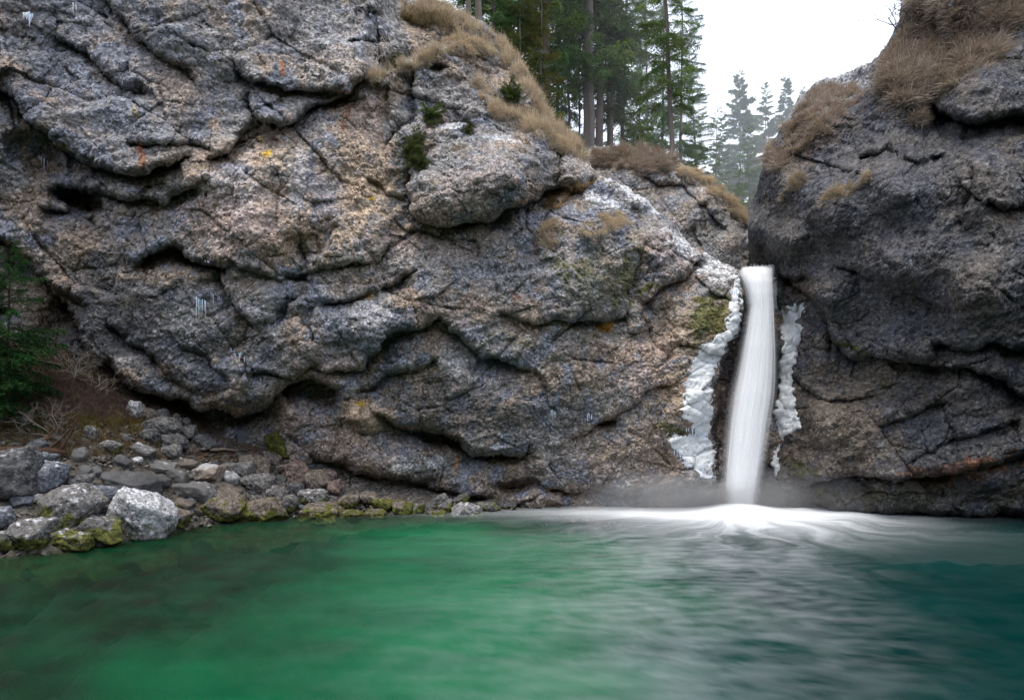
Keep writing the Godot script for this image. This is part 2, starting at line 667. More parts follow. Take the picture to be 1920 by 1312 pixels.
# ---------------------------------------------------------------- stones
var ico_P: Array = []
var ico_I: Array = []

func icospheres() -> void:
	var t := (1.0 + sqrt(5.0)) / 2.0
	var P := PackedVector3Array([Vector3(-1, t, 0), Vector3(1, t, 0), Vector3(-1, -t, 0), Vector3(1, -t, 0), Vector3(0, -1, t), Vector3(0, 1, t), Vector3(0, -1, -t), Vector3(0, 1, -t), Vector3(t, 0, -1), Vector3(t, 0, 1), Vector3(-t, 0, -1), Vector3(-t, 0, 1)])
	for k in P.size(): P[k] = P[k].normalized()
	var I := PackedInt32Array([0, 11, 5, 0, 5, 1, 0, 1, 7, 0, 7, 10, 0, 10, 11, 1, 5, 9, 5, 11, 4, 11, 10, 2, 10, 7, 6, 7, 1, 8, 3, 9, 4, 3, 4, 2, 3, 2, 6, 3, 6, 8, 3, 8, 9, 4, 9, 5, 2, 4, 11, 6, 2, 10, 8, 6, 7, 9, 8, 1])
	for k in range(0, I.size(), 3):   # clockwise seen from outside
		var s := I[k + 1]
		I[k + 1] = I[k + 2]
		I[k + 2] = s
	for level in 5:
		ico_P.append(P.duplicate())
		ico_I.append(I.duplicate())
		var mid := {}
		var J := PackedInt32Array()
		for k in range(0, I.size(), 3):
			var e := [0, 0, 0]
			for c in 3:
				var a := I[k + c]
				var b := I[k + (c + 1) % 3]
				var key := mini(a, b) * 100000 + maxi(a, b)
				if not mid.has(key):
					mid[key] = P.size()
					P.append(((P[a] + P[b]) * 0.5).normalized())
				e[c] = mid[key]
			J.append_array([I[k], e[0], e[2], I[k + 1], e[1], e[0], I[k + 2], e[2], e[1], e[0], e[1], e[2]])
		I = J

# a weathered stone about its own centre: cut by random planes, edges worn by `round`
func stone_mesh(size: Vector3, sd: int, worn: float, level: int, base: Color, moss := 0.0, frost := 0.0) -> ArrayMesh:
	var r := RandomNumberGenerator.new()
	r.seed = sd * 7919 + 13
	var planes: Array = []
	for k in 13:
		var n := Vector3(r.randfn(), r.randfn(), r.randfn()).normalized()
		planes.append([n, r.randf_range(0.72, 1.05)])
	for n in [Vector3.UP, Vector3.DOWN, Vector3.LEFT, Vector3.RIGHT, Vector3.BACK, Vector3.FORWARD]:
		planes.append([(n + Vector3(r.randfn(), r.randfn(), r.randfn()) * 0.16).normalized(), r.randf_range(0.80, 0.98)])
	var sharp := lerpf(44.0, 8.0, worn)
	var off := Vector3(sd * 3.7, sd * 1.3, sd * 2.1)
	var P: PackedVector3Array = ico_P[level].duplicate()
	var C := PackedColorArray()
	C.resize(P.size())
	for k in P.size():
		var n := P[k]
		var acc := 0.0
		for q in planes:
			var d: float = n.dot(q[0])
			if d > 0.05: acc += pow(d / q[1], sharp)
		var rad := pow(acc, -1.0 / sharp)
		var p := n * rad * size
		var s := maxf(size.x, maxf(size.y, size.z))
		var h: float = mats.n_mid.get_noise_3dv(p / s * 1.7 + off) * 0.07 * s + mats.n_fine.get_noise_3dv(p * 1.4 + off) * 0.022 + mats.n_fine.get_noise_3dv(p * 4.0 + off) * 0.008
		P[k] = p + n * h
		var g: float = 1.0 + mats.n_fine.get_noise_3dv(p + off) * 0.4 + mats.n_mid.get_noise_3dv(p * 2.0 + off) * 0.18
		var c := Color(base.r * g, base.g * g, base.b * g)
		if moss > 0.0:
			var w := smoothstep(0.0, 0.25, moss * 1.35 - 0.40 - n.y * 0.6 + mats.n_fine.get_noise_3dv(p * 0.9 + off) * 0.75)
			var y: float = 0.75 + 0.6 * mats.n_fine.get_noise_3dv(p * 2.6)
			c = c.lerp(Color(0.17 * y, 0.185 * y, 0.028 * y), w * 0.92)
		if frost > 0.0:
			var w := smoothstep(0.0, 0.3, frost - 0.75 + n.y * 0.5 + mats.n_fine.get_noise_3dv(p * 1.9 - off) * 0.8)
			c = c.lerp(Color(0.78, 0.79, 0.82), w * 0.85)
		C[k] = c
	return array_mesh(P, smooth_normals(P, ico_I[level]), C, ico_I[level])

# the scree bank: columns running from the waterline up to the foot of the cliff
const SHORE := [[-200, 1075.0], [0, 1046.0], [60, 1042.0], [170, 1030.0], [250, 1012.0], [330, 1000.0], [420, 980.0], [560, 970.0], [700, 966.0], [820, 962.0], [900, 958.0], [980, 953.0], [1060, 951.0]]
const FOOT := [[-200, 640.0, 12.6], [0, 690.0, 12.9], [100, 690.0, 13.1], [200, 735.0, 13.6], [300, 770.0, 14.3], [400, 815.0, 15.0], [500, 838.0, 15.3], [600, 862.0, 15.4], [700, 900.0, 15.5], [820, 925.0, 15.5], [900, 938.0, 15.4], [980, 945.0, 15.3], [1060, 948.0, 15.2]]

func along(table: Array, u: float, col: int) -> float:
	for k in table.size() - 1:
		if u <= table[k + 1][0]:
			return lerpf(table[k][col], table[k + 1][col], clampf((u - table[k][0]) / (table[k + 1][0] - table[k][0]), 0.0, 1.0))
	return table[-1][col]

func bank_ends(u: float) -> Array:
	var vs := along(SHORE, u, 1)
	var a := sight(u, vs, EYE * FOCAL / (vs - 780.0))
	var b := sight(u, along(FOOT, u, 1), along(FOOT, u, 2))
	return [a, b]

func bank_point(u: float, v: float) -> Vector3:
	var e := bank_ends(u)
	var a: Vector3 = e[0]
	var b: Vector3 = e[1]
	var dd := -(b.z - a.z)
	var dy := b.y - a.y
	var t := (FOCAL * (EYE - a.y) - (v - 780.0) * -a.z) / ((v - 780.0) * dd + FOCAL * dy)
	t = clampf(t, -0.25, 1.05)
	var p := a.lerp(b, t)
	return p

func scree_bank() -> void:
	var P := PackedVector3Array()
	var C := PackedColorArray()
	var I := PackedInt32Array()
	var cols := 300
	var rows := 110
	for i in cols:
		var u := -190.0 + i * 1240.0 / (cols - 1)
		var e := bank_ends(u)
		var a: Vector3 = e[0]
		var b: Vector3 = e[1]
		for j in rows:
			var t := -0.35 + 1.55 * j / (rows - 1)
			var p := a.lerp(b, t)
			p.y += mats.n_mid.get_noise_3dv(p * 1.4) * 0.10 + mats.n_fine.get_noise_3dv(p * 0.8) * 0.06 - 0.06 + mats.n_pebble.get_noise_3dv(p * 0.7) * -0.05
			P.append(p)
			var n: float = mats.n_fine.get_noise_3dv(p * 0.35)
			var g: float = 1.0 + mats.n_fine.get_noise_3dv(p * 2.0) * 0.6
			var veg := smoothstep(0.45, 0.62, t + n * 0.3) * smoothstep(470.0, 330.0, u + n * 90.0)
			var c := Color(0.16, 0.145, 0.125).lerp(Color(0.24, 0.20, 0.165), smoothstep(-0.2, 0.4, n)).lerp(Color(0.10, 0.07, 0.045), veg)
			if p.y < 0.03: c = Color(0.030, 0.036, 0.012)   # drowned stones are coated with algae
			C.append(Color(c.r * g, c.g * g, c.b * g))
	for i in cols - 1:
		for j in rows - 1:
			var k := i * rows + j
			I.append_array([k, k + 1, k + rows, k + 1, k + rows + 1, k + rows])
	var o := part("scree_slope", array_mesh(P, smooth_normals(P, I), C, I), mats.soil, self)
	o.set_meta("kind", "structure")

# ---------------------------------------------------------------- plants
func tuft_mesh(sd: int, blades: int, spread: float, droop: float, wide: float) -> ArrayMesh:
	var r := RandomNumberGenerator.new()
	r.seed = sd
	var P := PackedVector3Array()
	var N := PackedVector3Array()
	var C := PackedColorArray()
	var I := PackedInt32Array()
	for b in blades:
		var root := Vector3(r.randfn(), 0, r.randfn()) * 0.10
		var dir := (Vector3(r.randfn() * spread, 1.0, r.randfn() * spread + 0.15)).normalized()
		var length := r.randf_range(0.55, 1.1)
		var side := dir.cross(Vector3(r.randfn(), r.randfn(), r.randfn())).normalized() * wide
		var at := root - dir * 0.1
		var g := r.randf_range(0.6, 1.25)
		var first := P.size()
		for s in 5:
			var w := 1.0 - s / 4.0 * 0.85
			P.append(at - side * w)
			P.append(at + side * w)
			var nn := side.cross(dir).normalized()
			N.append(nn); N.append(nn)
			C.append(Color(g, g, g)); C.append(Color(g, g, g))
			at += dir * length * 0.26
			dir = (dir + Vector3(r.randfn() * 0.12, -droop * 0.55, droop * 0.35 + r.randfn() * 0.1)).normalized()
		for s in 4:
			var k := first + s * 2
			I.append_array([k, k + 2, k + 1, k + 1, k + 2, k + 3])
	return array_mesh(P, N, C, I)

func copies(called: String, mesh: Mesh, m: Material, xs: Array, cs: Array, parent: Node) -> MultiMeshInstance3D:
	var mm := MultiMesh.new()
	mm.transform_format = MultiMesh.TRANSFORM_3D
	mm.use_colors = true
	mm.mesh = mesh
	mm.instance_count = xs.size()
	for k in xs.size():
		mm.set_instance_transform(k, xs[k])
		mm.set_instance_color(k, cs[k])
	var o := MultiMeshInstance3D.new()
	o.multimesh = mm
	o.material_override = m
	o.name = called if parent != self else numbered(called)
	parent.add_child(o, true)
	return o

# dry grass hanging from a ledge: outline on a rock face, blades lean out and droop downhill
func grass(f: RockFace, outline: Array, count: int, size: float, label: String, tint: Color, frosty := 0.25, up := 0.55) -> void:
	var poly := PackedVector2Array()
	var lo := Vector2(1e9, 1e9)
	var hi := -lo
	for q in outline:
		poly.append(Vector2(q[0], q[1]))
		lo = lo.min(poly[-1])
		hi = hi.max(poly[-1])
	var xs: Array = []
	var cs: Array = []
	var tries := 0
	var centre := Vector3.ZERO
	while xs.size() < count and tries < count * 12:
		tries += 1
		var q := Vector2(rng.randf_range(lo.x, hi.x), rng.randf_range(lo.y, hi.y))
		if not Geometry2D.is_point_in_polygon(q, poly): continue
		var s := f.probe(q.x, q.y)
		var p: Vector3 = s[0]
		var n: Vector3 = s[1]
		var clump: float = mats.n_fine.get_noise_3dv(p * 0.55)
		if clump < 0.02 and rng.randf() < 0.9: continue
		var y := (n * 0.75 + Vector3.UP * up + Vector3(rng.randfn(), rng.randfn(), rng.randfn()) * 0.16).normalized()
		var z := (n + Vector3.DOWN * 0.4 + Vector3(rng.randfn() * 0.25, 0, 0.2))
		z = (z - y * z.dot(y)).normalized()
		var x := y.cross(z).normalized()
		var l := size * rng.randf_range(0.65, 1.25) * (1.0 + clump * 0.7)
		xs.append(Transform3D(Basis(x * l, y * l, z * l), p - n * 0.01))
		centre += p
		var g := rng.randf_range(0.7, 1.2)
		var c := Color(tint.r * g, tint.g * g * rng.randf_range(0.94, 1.04), tint.b * g)
		if rng.randf() < frosty: c = c.lerp(Color(0.62, 0.58, 0.54), rng.randf_range(0.3, 0.8))
		cs.append(c)
	if xs.is_empty(): return
	centre /= xs.size()
	for k in xs.size():
		var t: Transform3D = xs[k]
		t.origin -= centre
		xs[k] = t
	var o := thing("dry_grass", centre, label, "grass", "dry grass on the rock ledges")
	copies("grass_blades", mats.tufts[rng.randi() % 3], mats.straw, xs, cs, o).set_meta("kind", "stuff")

func tube(P: PackedVector3Array, C: PackedColorArray, I: PackedInt32Array, path: Array, radii: Array, sides: int, col: Color) -> void:
	var first := P.size()
	for k in path.size():
		var d: Vector3 = (path[mini(k + 1, path.size() - 1)] - path[maxi(k - 1, 0)]).normalized()
		var x := d.cross(Vector3(0.31, 0.2, 0.93)).normalized()
		var y := d.cross(x)
		for s in sides:
			var a := TAU * s / sides
			P.append(path[k] + (x * cos(a) + y * sin(a)) * radii[k])
			C.append(col)
	for k in path.size() - 1:
		for s in sides:
			var a := first + k * sides + s
			var b := first + k * sides + (s + 1) % sides
			I.append_array([a, a + sides, b, b, a + sides, b + sides])

# one spruce bough of unit length along +x, drooping, with hanging side twigs of needles
func bough_mesh(sd: int, dense: float, hang: float, coarse := 1.0) -> ArrayMesh:
	var r := RandomNumberGenerator.new()
	r.seed = sd
	var P := PackedVector3Array()
	var C := PackedColorArray()
	var I := PackedInt32Array()
	var axis: Array = []
	for k in 9:
		var t := k / 8.0
		axis.append(Vector3(t, -0.26 * t * t + 0.10 * t * t * t + r.randfn() * 0.008, r.randfn() * 0.012))
	var rad: Array = []
	for k in 9: rad.append(0.012 * (1.0 - k / 9.5))
	tube(P, C, I, axis, rad, 3, Color(0.10, 0.075, 0.055))
	var n := int(26 * dense)
	for k in n:
		var t := 0.12 + 0.88 * (k + r.randf()) / n
		var f := t * 8.0
		var i := mini(int(f), 7)
		var base: Vector3 = axis[i].lerp(axis[i + 1], f - i)
		var s := -1.0 if k % 2 else 1.0
		var length := (0.34 * (1.0 - t) + 0.13) * r.randf_range(0.6, 1.2)
		var dir := Vector3(0.75, -hang * r.randf_range(0.4, 1.3), s * r.randf_range(0.45, 0.95)).normalized()
		var m := 5
		var g := r.randf_range(0.65, 1.25)
		for q in m:   # clusters of needles along the twig, small faces turned every way
			var at := base + dir * length * (q + 0.4) / m + Vector3(0, -hang * 0.12 * length * q * q / m, 0)
			for w in 3:
				var a := (dir + Vector3(r.randfn(), r.randfn(), r.randfn()) * 0.55).normalized() * 0.060 * coarse * r.randf_range(0.7, 1.4)
				var b := a.cross(Vector3(r.randfn(), r.randfn(), r.randfn())).normalized() * 0.0105 * coarse
				var o := P.size()
				P.append(at - b); P.append(at + b); P.append(at + a)
				var c := Color(g, g, g)
				C.append(c); C.append(c); C.append(c)
				I.append_array([o, o + 1, o + 2])
	return array_mesh(P, smooth_normals(P, I), C, I)

func spruce(base: Vector3, height: float, radius: float, bare: float, reach: float, label: String, tint: Color, sd: int, lean := Vector2.ZERO, called := "spruce_tree", full := 1.0, bark := Color(0.30, 0.25, 0.22), group := "spruces on the rim of the gorge") -> Node3D:
	var r := RandomNumberGenerator.new()
	r.seed = sd
	var root := thing(called, base, label, "tree", group)
	var path: Array = []
	var rad: Array = []
	for k in 15:
		var t := k / 14.0
		path.append(Vector3(lean.x * t + r.randfn() * 0.012 * height * 0.1, height * t - 0.3, lean.y * t + r.randfn() * 0.001 * height))
		rad.append(radius * (1.0 - 0.93 * t) * (1.35 if k == 0 else 1.0))
	var P := PackedVector3Array()
	var C := PackedColorArray()
	var I := PackedInt32Array()
	tube(P, C, I, path, rad, 12, bark)
	for k in P.size():
		var g: float = 1.0 + mats.n_fine.get_noise_3dv((P[k] + base) * Vector3(1, 0.4, 1)) * 0.5
		C[k] = Color(bark.r * g, bark.g * g, bark.b * g)
	var stem := part("trunk", array_mesh(P, smooth_normals(P, I), C, I), mats.bark, root)
	# dead lower branches
	var DP := PackedVector3Array()
	var DC := PackedColorArray()
	var DI := PackedInt32Array()
	for k in int(bare * height * 3.5):
		var h := r.randf_range(0.06, bare * 1.15)
		var az := r.randf() * TAU
		var l := reach * r.randf_range(0.15, 0.6)
		var d := Vector3(cos(az), r.randf_range(-0.4, 0.15), sin(az))
		var a := Vector3(lean.x * h, height * h, lean.y * h)
		tube(DP, DC, DI, [a, a + d * l * 0.5, a + d * l + Vector3(0, -0.12 * l, 0)], [0.018, 0.011, 0.003], 3, Color(0.17, 0.14, 0.12))
	if DP.size(): part("dead_branches", array_mesh(DP, smooth_normals(DP, DI), DC, DI), mats.twig, stem).set_meta("kind", "stuff")
	var xs: Array = []
	var cs: Array = []
	var h := bare * height
	while h < height * 0.985:
		var t := (h - bare * height) / (height * (1.0 - bare))
		var count := 4 + int(r.randf() * 3.0 * full)
		for b in count:
			if r.randf() > full: continue
			var az := r.randf() * TAU
			var l := reach * (pow(1.0 - t, 0.72) * 0.93 + 0.05) * smoothstep(-0.25, 0.12, t) * r.randf_range(0.62, 1.12)
			var pitch := lerpf(-0.22, 0.55, t) + r.randfn() * 0.12
			var hh := h + r.randf_range(-0.2, 0.2)
			var q := Basis(Vector3.UP, az) * Basis(Vector3.BACK, pitch) * Basis(Vector3.RIGHT, r.randfn() * 0.25)
			xs.append(Transform3D(q.scaled(Vector3.ONE * l), Vector3(lean.x, height, lean.y) * (hh / height)))
			var g := r.randf_range(0.6, 1.3)
			cs.append(Color(tint.r * g * r.randf_range(0.85, 1.2), tint.g * g, tint.b * g))
		h += (0.36 + 0.20 * r.randf()) * maxf(0.45, height / 24.0) * lerpf(1.0, 0.6, t)
	copies("crown", mats.boughs[sd % 3] if base.z > -38.0 else mats.far_boughs[sd % 2], mats.needle, xs, cs, root).set_meta("kind", "stuff")
	return root

# a leafless bush: stems that fork three times
func bare_bush(base: Vector3, size: float, sd: int, label: String, called := "bare_bush", stems := 7, col := Color(0.12, 0.10, 0.09), lean := Vector3.ZERO, group := "leafless bushes") -> void:
	var r := RandomNumberGenerator.new()
	r.seed = sd
	var root := thing(called, base, label, "bush", group)
	for s in stems:
		var P := PackedVector3Array()
		var C := PackedColorArray()
		var I := PackedInt32Array()
		var todo: Array = [[Vector3(r.randfn() * 0.03, -0.05, r.randfn() * 0.03), (Vector3(r.randfn() * 0.55, 0.9, r.randfn() * 0.5) + lean).normalized(), size * r.randf_range(0.32, 0.5), 0.014 * size, 0]]
		while todo.size():
			var q: Array = todo.pop_back()
			var a: Vector3 = q[0]
			var d: Vector3 = q[1]
			var b: Vector3 = a + d * q[2] * 0.5 + Vector3(r.randfn(), r.randfn(), r.randfn()) * q[2] * 0.07
			var c: Vector3 = b + (d + Vector3(r.randfn(), r.randfn(), r.randfn()) * 0.25) * q[2] * 0.5
			var w: float = q[3]
			tube(P, C, I, [a, b, c], [w, w * 0.8, w * 0.62], 3, col * r.randf_range(0.7, 1.4))
			if q[4] < 4:
				for k in 2 + r.randi() % 2:
					todo.append([b.lerp(c, r.randf()), (d + Vector3(r.randfn(), r.randfn() + 0.1, r.randfn()) * 0.62).normalized(), q[2] * r.randf_range(0.5, 0.85), w * 0.6, q[4] + 1])
		part("stem", array_mesh(P, smooth_normals(P, I), C, I), mats.twig, root)

# a small evergreen cushion rooted in a crack
func crack_shrub(f: RockFace, u: float, v: float, size: float, sd: int, label: String, tint: Color) -> void:
	var r := RandomNumberGenerator.new()
	r.seed = sd
	var s := f.probe(u, v)
	var root := thing("crack_shrub", s[0], label, "shrub", "small green shrubs in the rock cracks")
	var n: Vector3 = s[1]
	var xs: Array = []
	var cs: Array = []
	for k in 46:
		var d := (n * 0.7 + Vector3(r.randfn() * 0.75, r.randfn() * 0.55 + 0.25, r.randfn() * 0.4)).normalized()
		var side := d.cross(Vector3.UP).normalized()
		var up := side.cross(d).normalized()
		var l := size * r.randf_range(0.4, 1.0)
		xs.append(Transform3D(Basis(d * l, up * l, side * l), Vector3(r.randfn() * 0.22, r.randfn() * 0.28, 0.0) * size))
		var g := r.randf_range(0.6, 1.3)
		cs.append(Color(tint.r * g, tint.g * g, tint.b * g))
	copies("foliage", mats.boughs[sd % 3], mats.needle, xs, cs, root).set_meta("kind", "stuff")

# icicles hanging from a lip: one cluster, each icicle its own mesh
func icicles(f: RockFace, spots: Array, label: String, onto: Node3D = null) -> void:
	var first := f.probe(spots[0][0], spots[0][1])
	var o: Vector3 = first[0]
	var root: Node3D = onto
	if onto: o = onto.get_parent().position
	else: root = thing("icicle_cluster", o, label, "icicle", "icicles hanging from the cliff")
	for q in spots:
		var s := f.probe(q[0], q[1])
		var p: Vector3 = s[0] + s[1] * 0.03 + Vector3(0, 0.02, 0.05) - o
		var l: float = q[2]
		var w: float = q[3] * 0.75
		var P := PackedVector3Array()
		var C := PackedColorArray()
		var I := PackedInt32Array()
		var path: Array = []
		var rad: Array = []
		for k in 9:
			var t := k / 8.0
			path.append(p + Vector3(rng.randfn() * 0.002, -l * t, rng.randfn() * 0.002))
			rad.append(w * (pow(1.0 - t, 0.8) * (1.0 + 0.14 * sin(t * 23.0 + q[0])) + 0.02))
		tube(P, C, I, path, rad, 7, Color(0.9, 0.93, 0.98))
		part("icicle", array_mesh(P, smooth_normals(P, I), C, I), mats.icicle, root)

# a fallen stem or stick lying on the bank
func stick(a: Vector3, b: Vector3, w: float, sd: int, label: String, col: Color, called := "fallen_branch") -> void:
	var r := RandomNumberGenerator.new()
	r.seed = sd
	var root := thing(called, a, label, "log" if called == "fallen_log" else "branch", "driftwood on the bank")
	var P := PackedVector3Array()
	var C := PackedColorArray()
	var I := PackedInt32Array()
	var path: Array = []
	var rad: Array = []
	for k in 12:
		var t := k / 11.0
		path.append((b - a) * t + Vector3(r.randfn(), r.randfn(), r.randfn()) * w * 0.22)
		rad.append(w * lerpf(1.0, 0.6, t) * r.randf_range(0.88, 1.12) * (0.3 if k == 0 or k == 11 else 1.0))
	tube(P, C, I, path, rad, 9, col)
	for k in P.size(): C[k] = col * (1.0 + mats.n_fine.get_noise_3dv(P[k] * 2.0) * 0.5)
	part("stem", array_mesh(P, smooth_normals(P, I), C, I), mats.wood, root)
	P = PackedVector3Array(); C = PackedColorArray(); I = PackedInt32Array()
	for k in 3:
		var t := r.randf_range(0.2, 0.9)
		var at := (b - a) * t
		var d := ((b - a).normalized() * 0.6 + Vector3(r.randfn() * 0.4, 0.6, r.randfn() * 0.4)).normalized()
		tube(P, C, I, [at, at + d * w * 3.0, at + d * w * 6.0 + Vector3(0, w, 0)], [w * 0.32, w * 0.22, w * 0.08], 5, col)
	part("side_twigs", array_mesh(P, smooth_normals(P, I), C, I), mats.wood, root).set_meta("kind", "stuff")

# ---------------------------------------------------------------- water
# the fall: [elevation reading, left bearing, right bearing, distance]
const FALL := [[500, 1392, 1452, 15.75], [506, 1388, 1453, 15.45], [516, 1389, 1452, 15.22], [530, 1394, 1451, 15.05], [552, 1400, 1450, 14.92], [575, 1404, 1450, 14.84], [610, 1399, 1451, 14.74], [650, 1391, 1453, 14.64], [696, 1382, 1453, 14.55], [740, 1372, 1451, 14.46], [782, 1366, 1444, 14.38], [830, 1361, 1437, 14.30], [870, 1358, 1431, 14.25], [910, 1355, 1424, 14.20], [945, 1353, 1419, 14.17], [975, 1350, 1418, 14.15]]

func fall_row(t: float) -> Array:
	var f := clampf(t, 0.0, 0.9999) * (FALL.size() - 1)
	var k := int(f)
	f -= k
	var r := []
	for c in 4: r.append(lerpf(FALL[k][c], FALL[k + 1][c], f))
	return r

func fall_shell(grow: float, alpha: float, sd: int, called: String, parent: Node, soft: float) -> void:
	var n := noise(FastNoiseLite.TYPE_SIMPLEX_SMOOTH, 1.0, sd, 3)
	var P := PackedVector3Array()
	var C := PackedColorArray()
	var I := PackedInt32Array()
	var rows := 130
	var round_ := 110
	for j in rows:
		var t := float(j) / (rows - 1)
		var r := fall_row(t)
		var d: float = r[3]
		var mid := sight((r[1] + r[2]) * 0.5, r[0], d)
		var w: float = (r[2] - r[1]) * 0.5 / FOCAL * d * lerpf(1.0, grow, smoothstep(0.02, 0.3, t))
		var thick := (w * 0.42 + 0.05) * smoothstep(-0.06, 0.12, t)
		for s in round_:
			var a := TAU * s / round_
			var cx := cos(a)
			var strand := n.get_noise_3d(cx * 4.5, sin(a) * 4.5, t * 1.6) * 0.6 + n.get_noise_3d(cx * 14.0, sin(a) * 14.0, t * 1.3) * 0.4
			var k := 1.0 + strand * 0.10 * smoothstep(0.0, 0.15, t)
			P.append(mid + Vector3(cx * w * k, (0.02 * cx * cx + 0.035 * cx + 0.02 * strand) * (1.0 - smoothstep(0.0, 0.16, t)), sin(a) * thick * k))
			var e := absf(cx)
			var al := alpha * lerpf(soft, 1.0, smoothstep(1.0, 0.45, e)) * clampf(0.95 + strand * 0.5, 0.0, 1.2)
			C.append(Color(0.93, 0.94, 0.96, clampf(al, 0.0, 1.0)))
	for j in rows - 1:
		for s in round_:
			var a := j * round_ + s
			var b := j * round_ + (s + 1) % round_
			I.append_array([a, b, a + round_, b, b + round_, a + round_])
	part(called, array_mesh(P, smooth_normals(P, I), C, I), mats.fall, parent)

# loose threads of water round the body of the fall, denser inside, sparse and wandering at its sides
func fall_strands(parent: Node) -> void:
	var P := PackedVector3Array()
	var C := PackedColorArray()
	var I := PackedInt32Array()
	var r := RandomNumberGenerator.new()
	r.seed = 77
	for k in 150:
		var e := clampf(r.randfn() * 0.5, -0.85, 0.85)
		var f := r.randf_range(-1.0, 1.0)
		var t0 := maxf(0.0, r.randf_range(-0.3, 0.75)) if absf(e) > 0.8 else maxf(0.0, r.randf_range(-0.6, 0.5))
		var t1 := minf(1.0, t0 + r.randf_range(0.2, 0.8))
		var path: Array = []
		var rad: Array = []
		var drift := r.randfn() * 0.12
		for s in 15:
			var t := lerpf(t0, t1, s / 14.0)
			var q := fall_row(t)
			var d: float = q[3]
			var w: float = (q[2] - q[1]) * 0.5 / FOCAL * d
			var spread := e * lerpf(0.72, 1.0, smoothstep(0.05, 0.4, t)) + drift * (t - t0)
			path.append(sight((q[1] + q[2]) * 0.5, q[0], d) + Vector3(spread * w, 0.11 * minf(1.0, spread * spread) * (1.0 - smoothstep(0.0, 0.16, t)), f * (w * 0.42 + 0.05) * sqrt(maxf(0.05, 1.0 - minf(1.0, spread * spread))) + 0.05))
			rad.append((0.006 + 0.012 * sin(PI * s / 14.0)) * r.randf_range(0.8, 1.2))
		tube(P, C, I, path, rad, 4, Color(0.90, 0.92, 0.95, r.randf_range(0.04, 0.16)))
	part("water_threads", array_mesh(P, smooth_normals(P, I), C, I), mats.fall, parent).set_meta("kind", "stuff")

func waterfall() -> void:
	var m := plain_material(0.6, 0.25)
	m.transparency = BaseMaterial3D.TRANSPARENCY_ALPHA
	mats.fall = m
	var root := thing("waterfall", sight(1385, 975, 14.15), "silky white waterfall dropping between the two cliffs into the green pool", "waterfall")
	root.position = Vector3.ZERO
	fall_shell(0.78, 0.92, 31, "falling_water", root, 0.20)
	fall_shell(0.86, 0.60, 34, "water_veil", root, 0.08)
	fall_shell(0.98, 0.40, 32, "water_veil", root, 0.04)
	fall_shell(1.10, 0.24, 33, "water_veil", root, 0.02)
	fall_shell(1.24, 0.12, 35, "water_veil", root, 0.0)
	fall_strands(root)
	# the stream that feeds it, smooth over the lip
	var P := PackedVector3Array()
	var C := PackedColorArray()
	var I := PackedInt32Array()
	for j in 24:
		var t := j / 23.0
		var d := lerpf(20.0, 15.35, t)
		for s in 30:
			var e := s / 29.0
			var y := 6.20 - 0.10 * t * t - 0.16 * smoothstep(0.9, 1.0, t) - 0.10 * sin(e * PI) + 0.05 * sin(e * 9.0 + t * 3.0)
			P.append(Vector3(lerpf((1384.0 - 960.0) / FOCAL * 15.4 - 0.3 * (1.0 - t), (1456.0 - 960.0) / FOCAL * 15.4 + 0.5 * (1.0 - t), e), y, -d))
			C.append(Color(0.80, 0.86, 0.88, 0.97))
	for j in 23:
		for s in 29:
			var k := j * 30 + s
			I.append_array([k, k + 1, k + 30, k + 30, k + 1, k + 31])
	part("stream", array_mesh(P, smooth_normals(P, I), C, I), mats.fall, root)

func bed_height(x: float, z: float) -> float:
	var q := Vector3(x, 0, z)
	var shallow := smoothstep(0.4, -3.4, x - z * 0.12 + mats.n_fine.get_noise_3dv(q * 0.1) * 1.2)
	shallow = maxf(shallow, smoothstep(-10.6, -13.4, z + mats.n_fine.get_noise_3dv(q * 0.1 + Vector3(3, 0, 0)) * 1.0) * smoothstep(4.0, 1.5, x))
	var lumps: float = mats.n_pebble.get_noise_3dv(q * 0.26) + 0.5
	return lerpf(-3.0, -0.40, shallow) - lumps * 0.55 * shallow + mats.n_fine.get_noise_3dv(q * 0.15) * 0.2

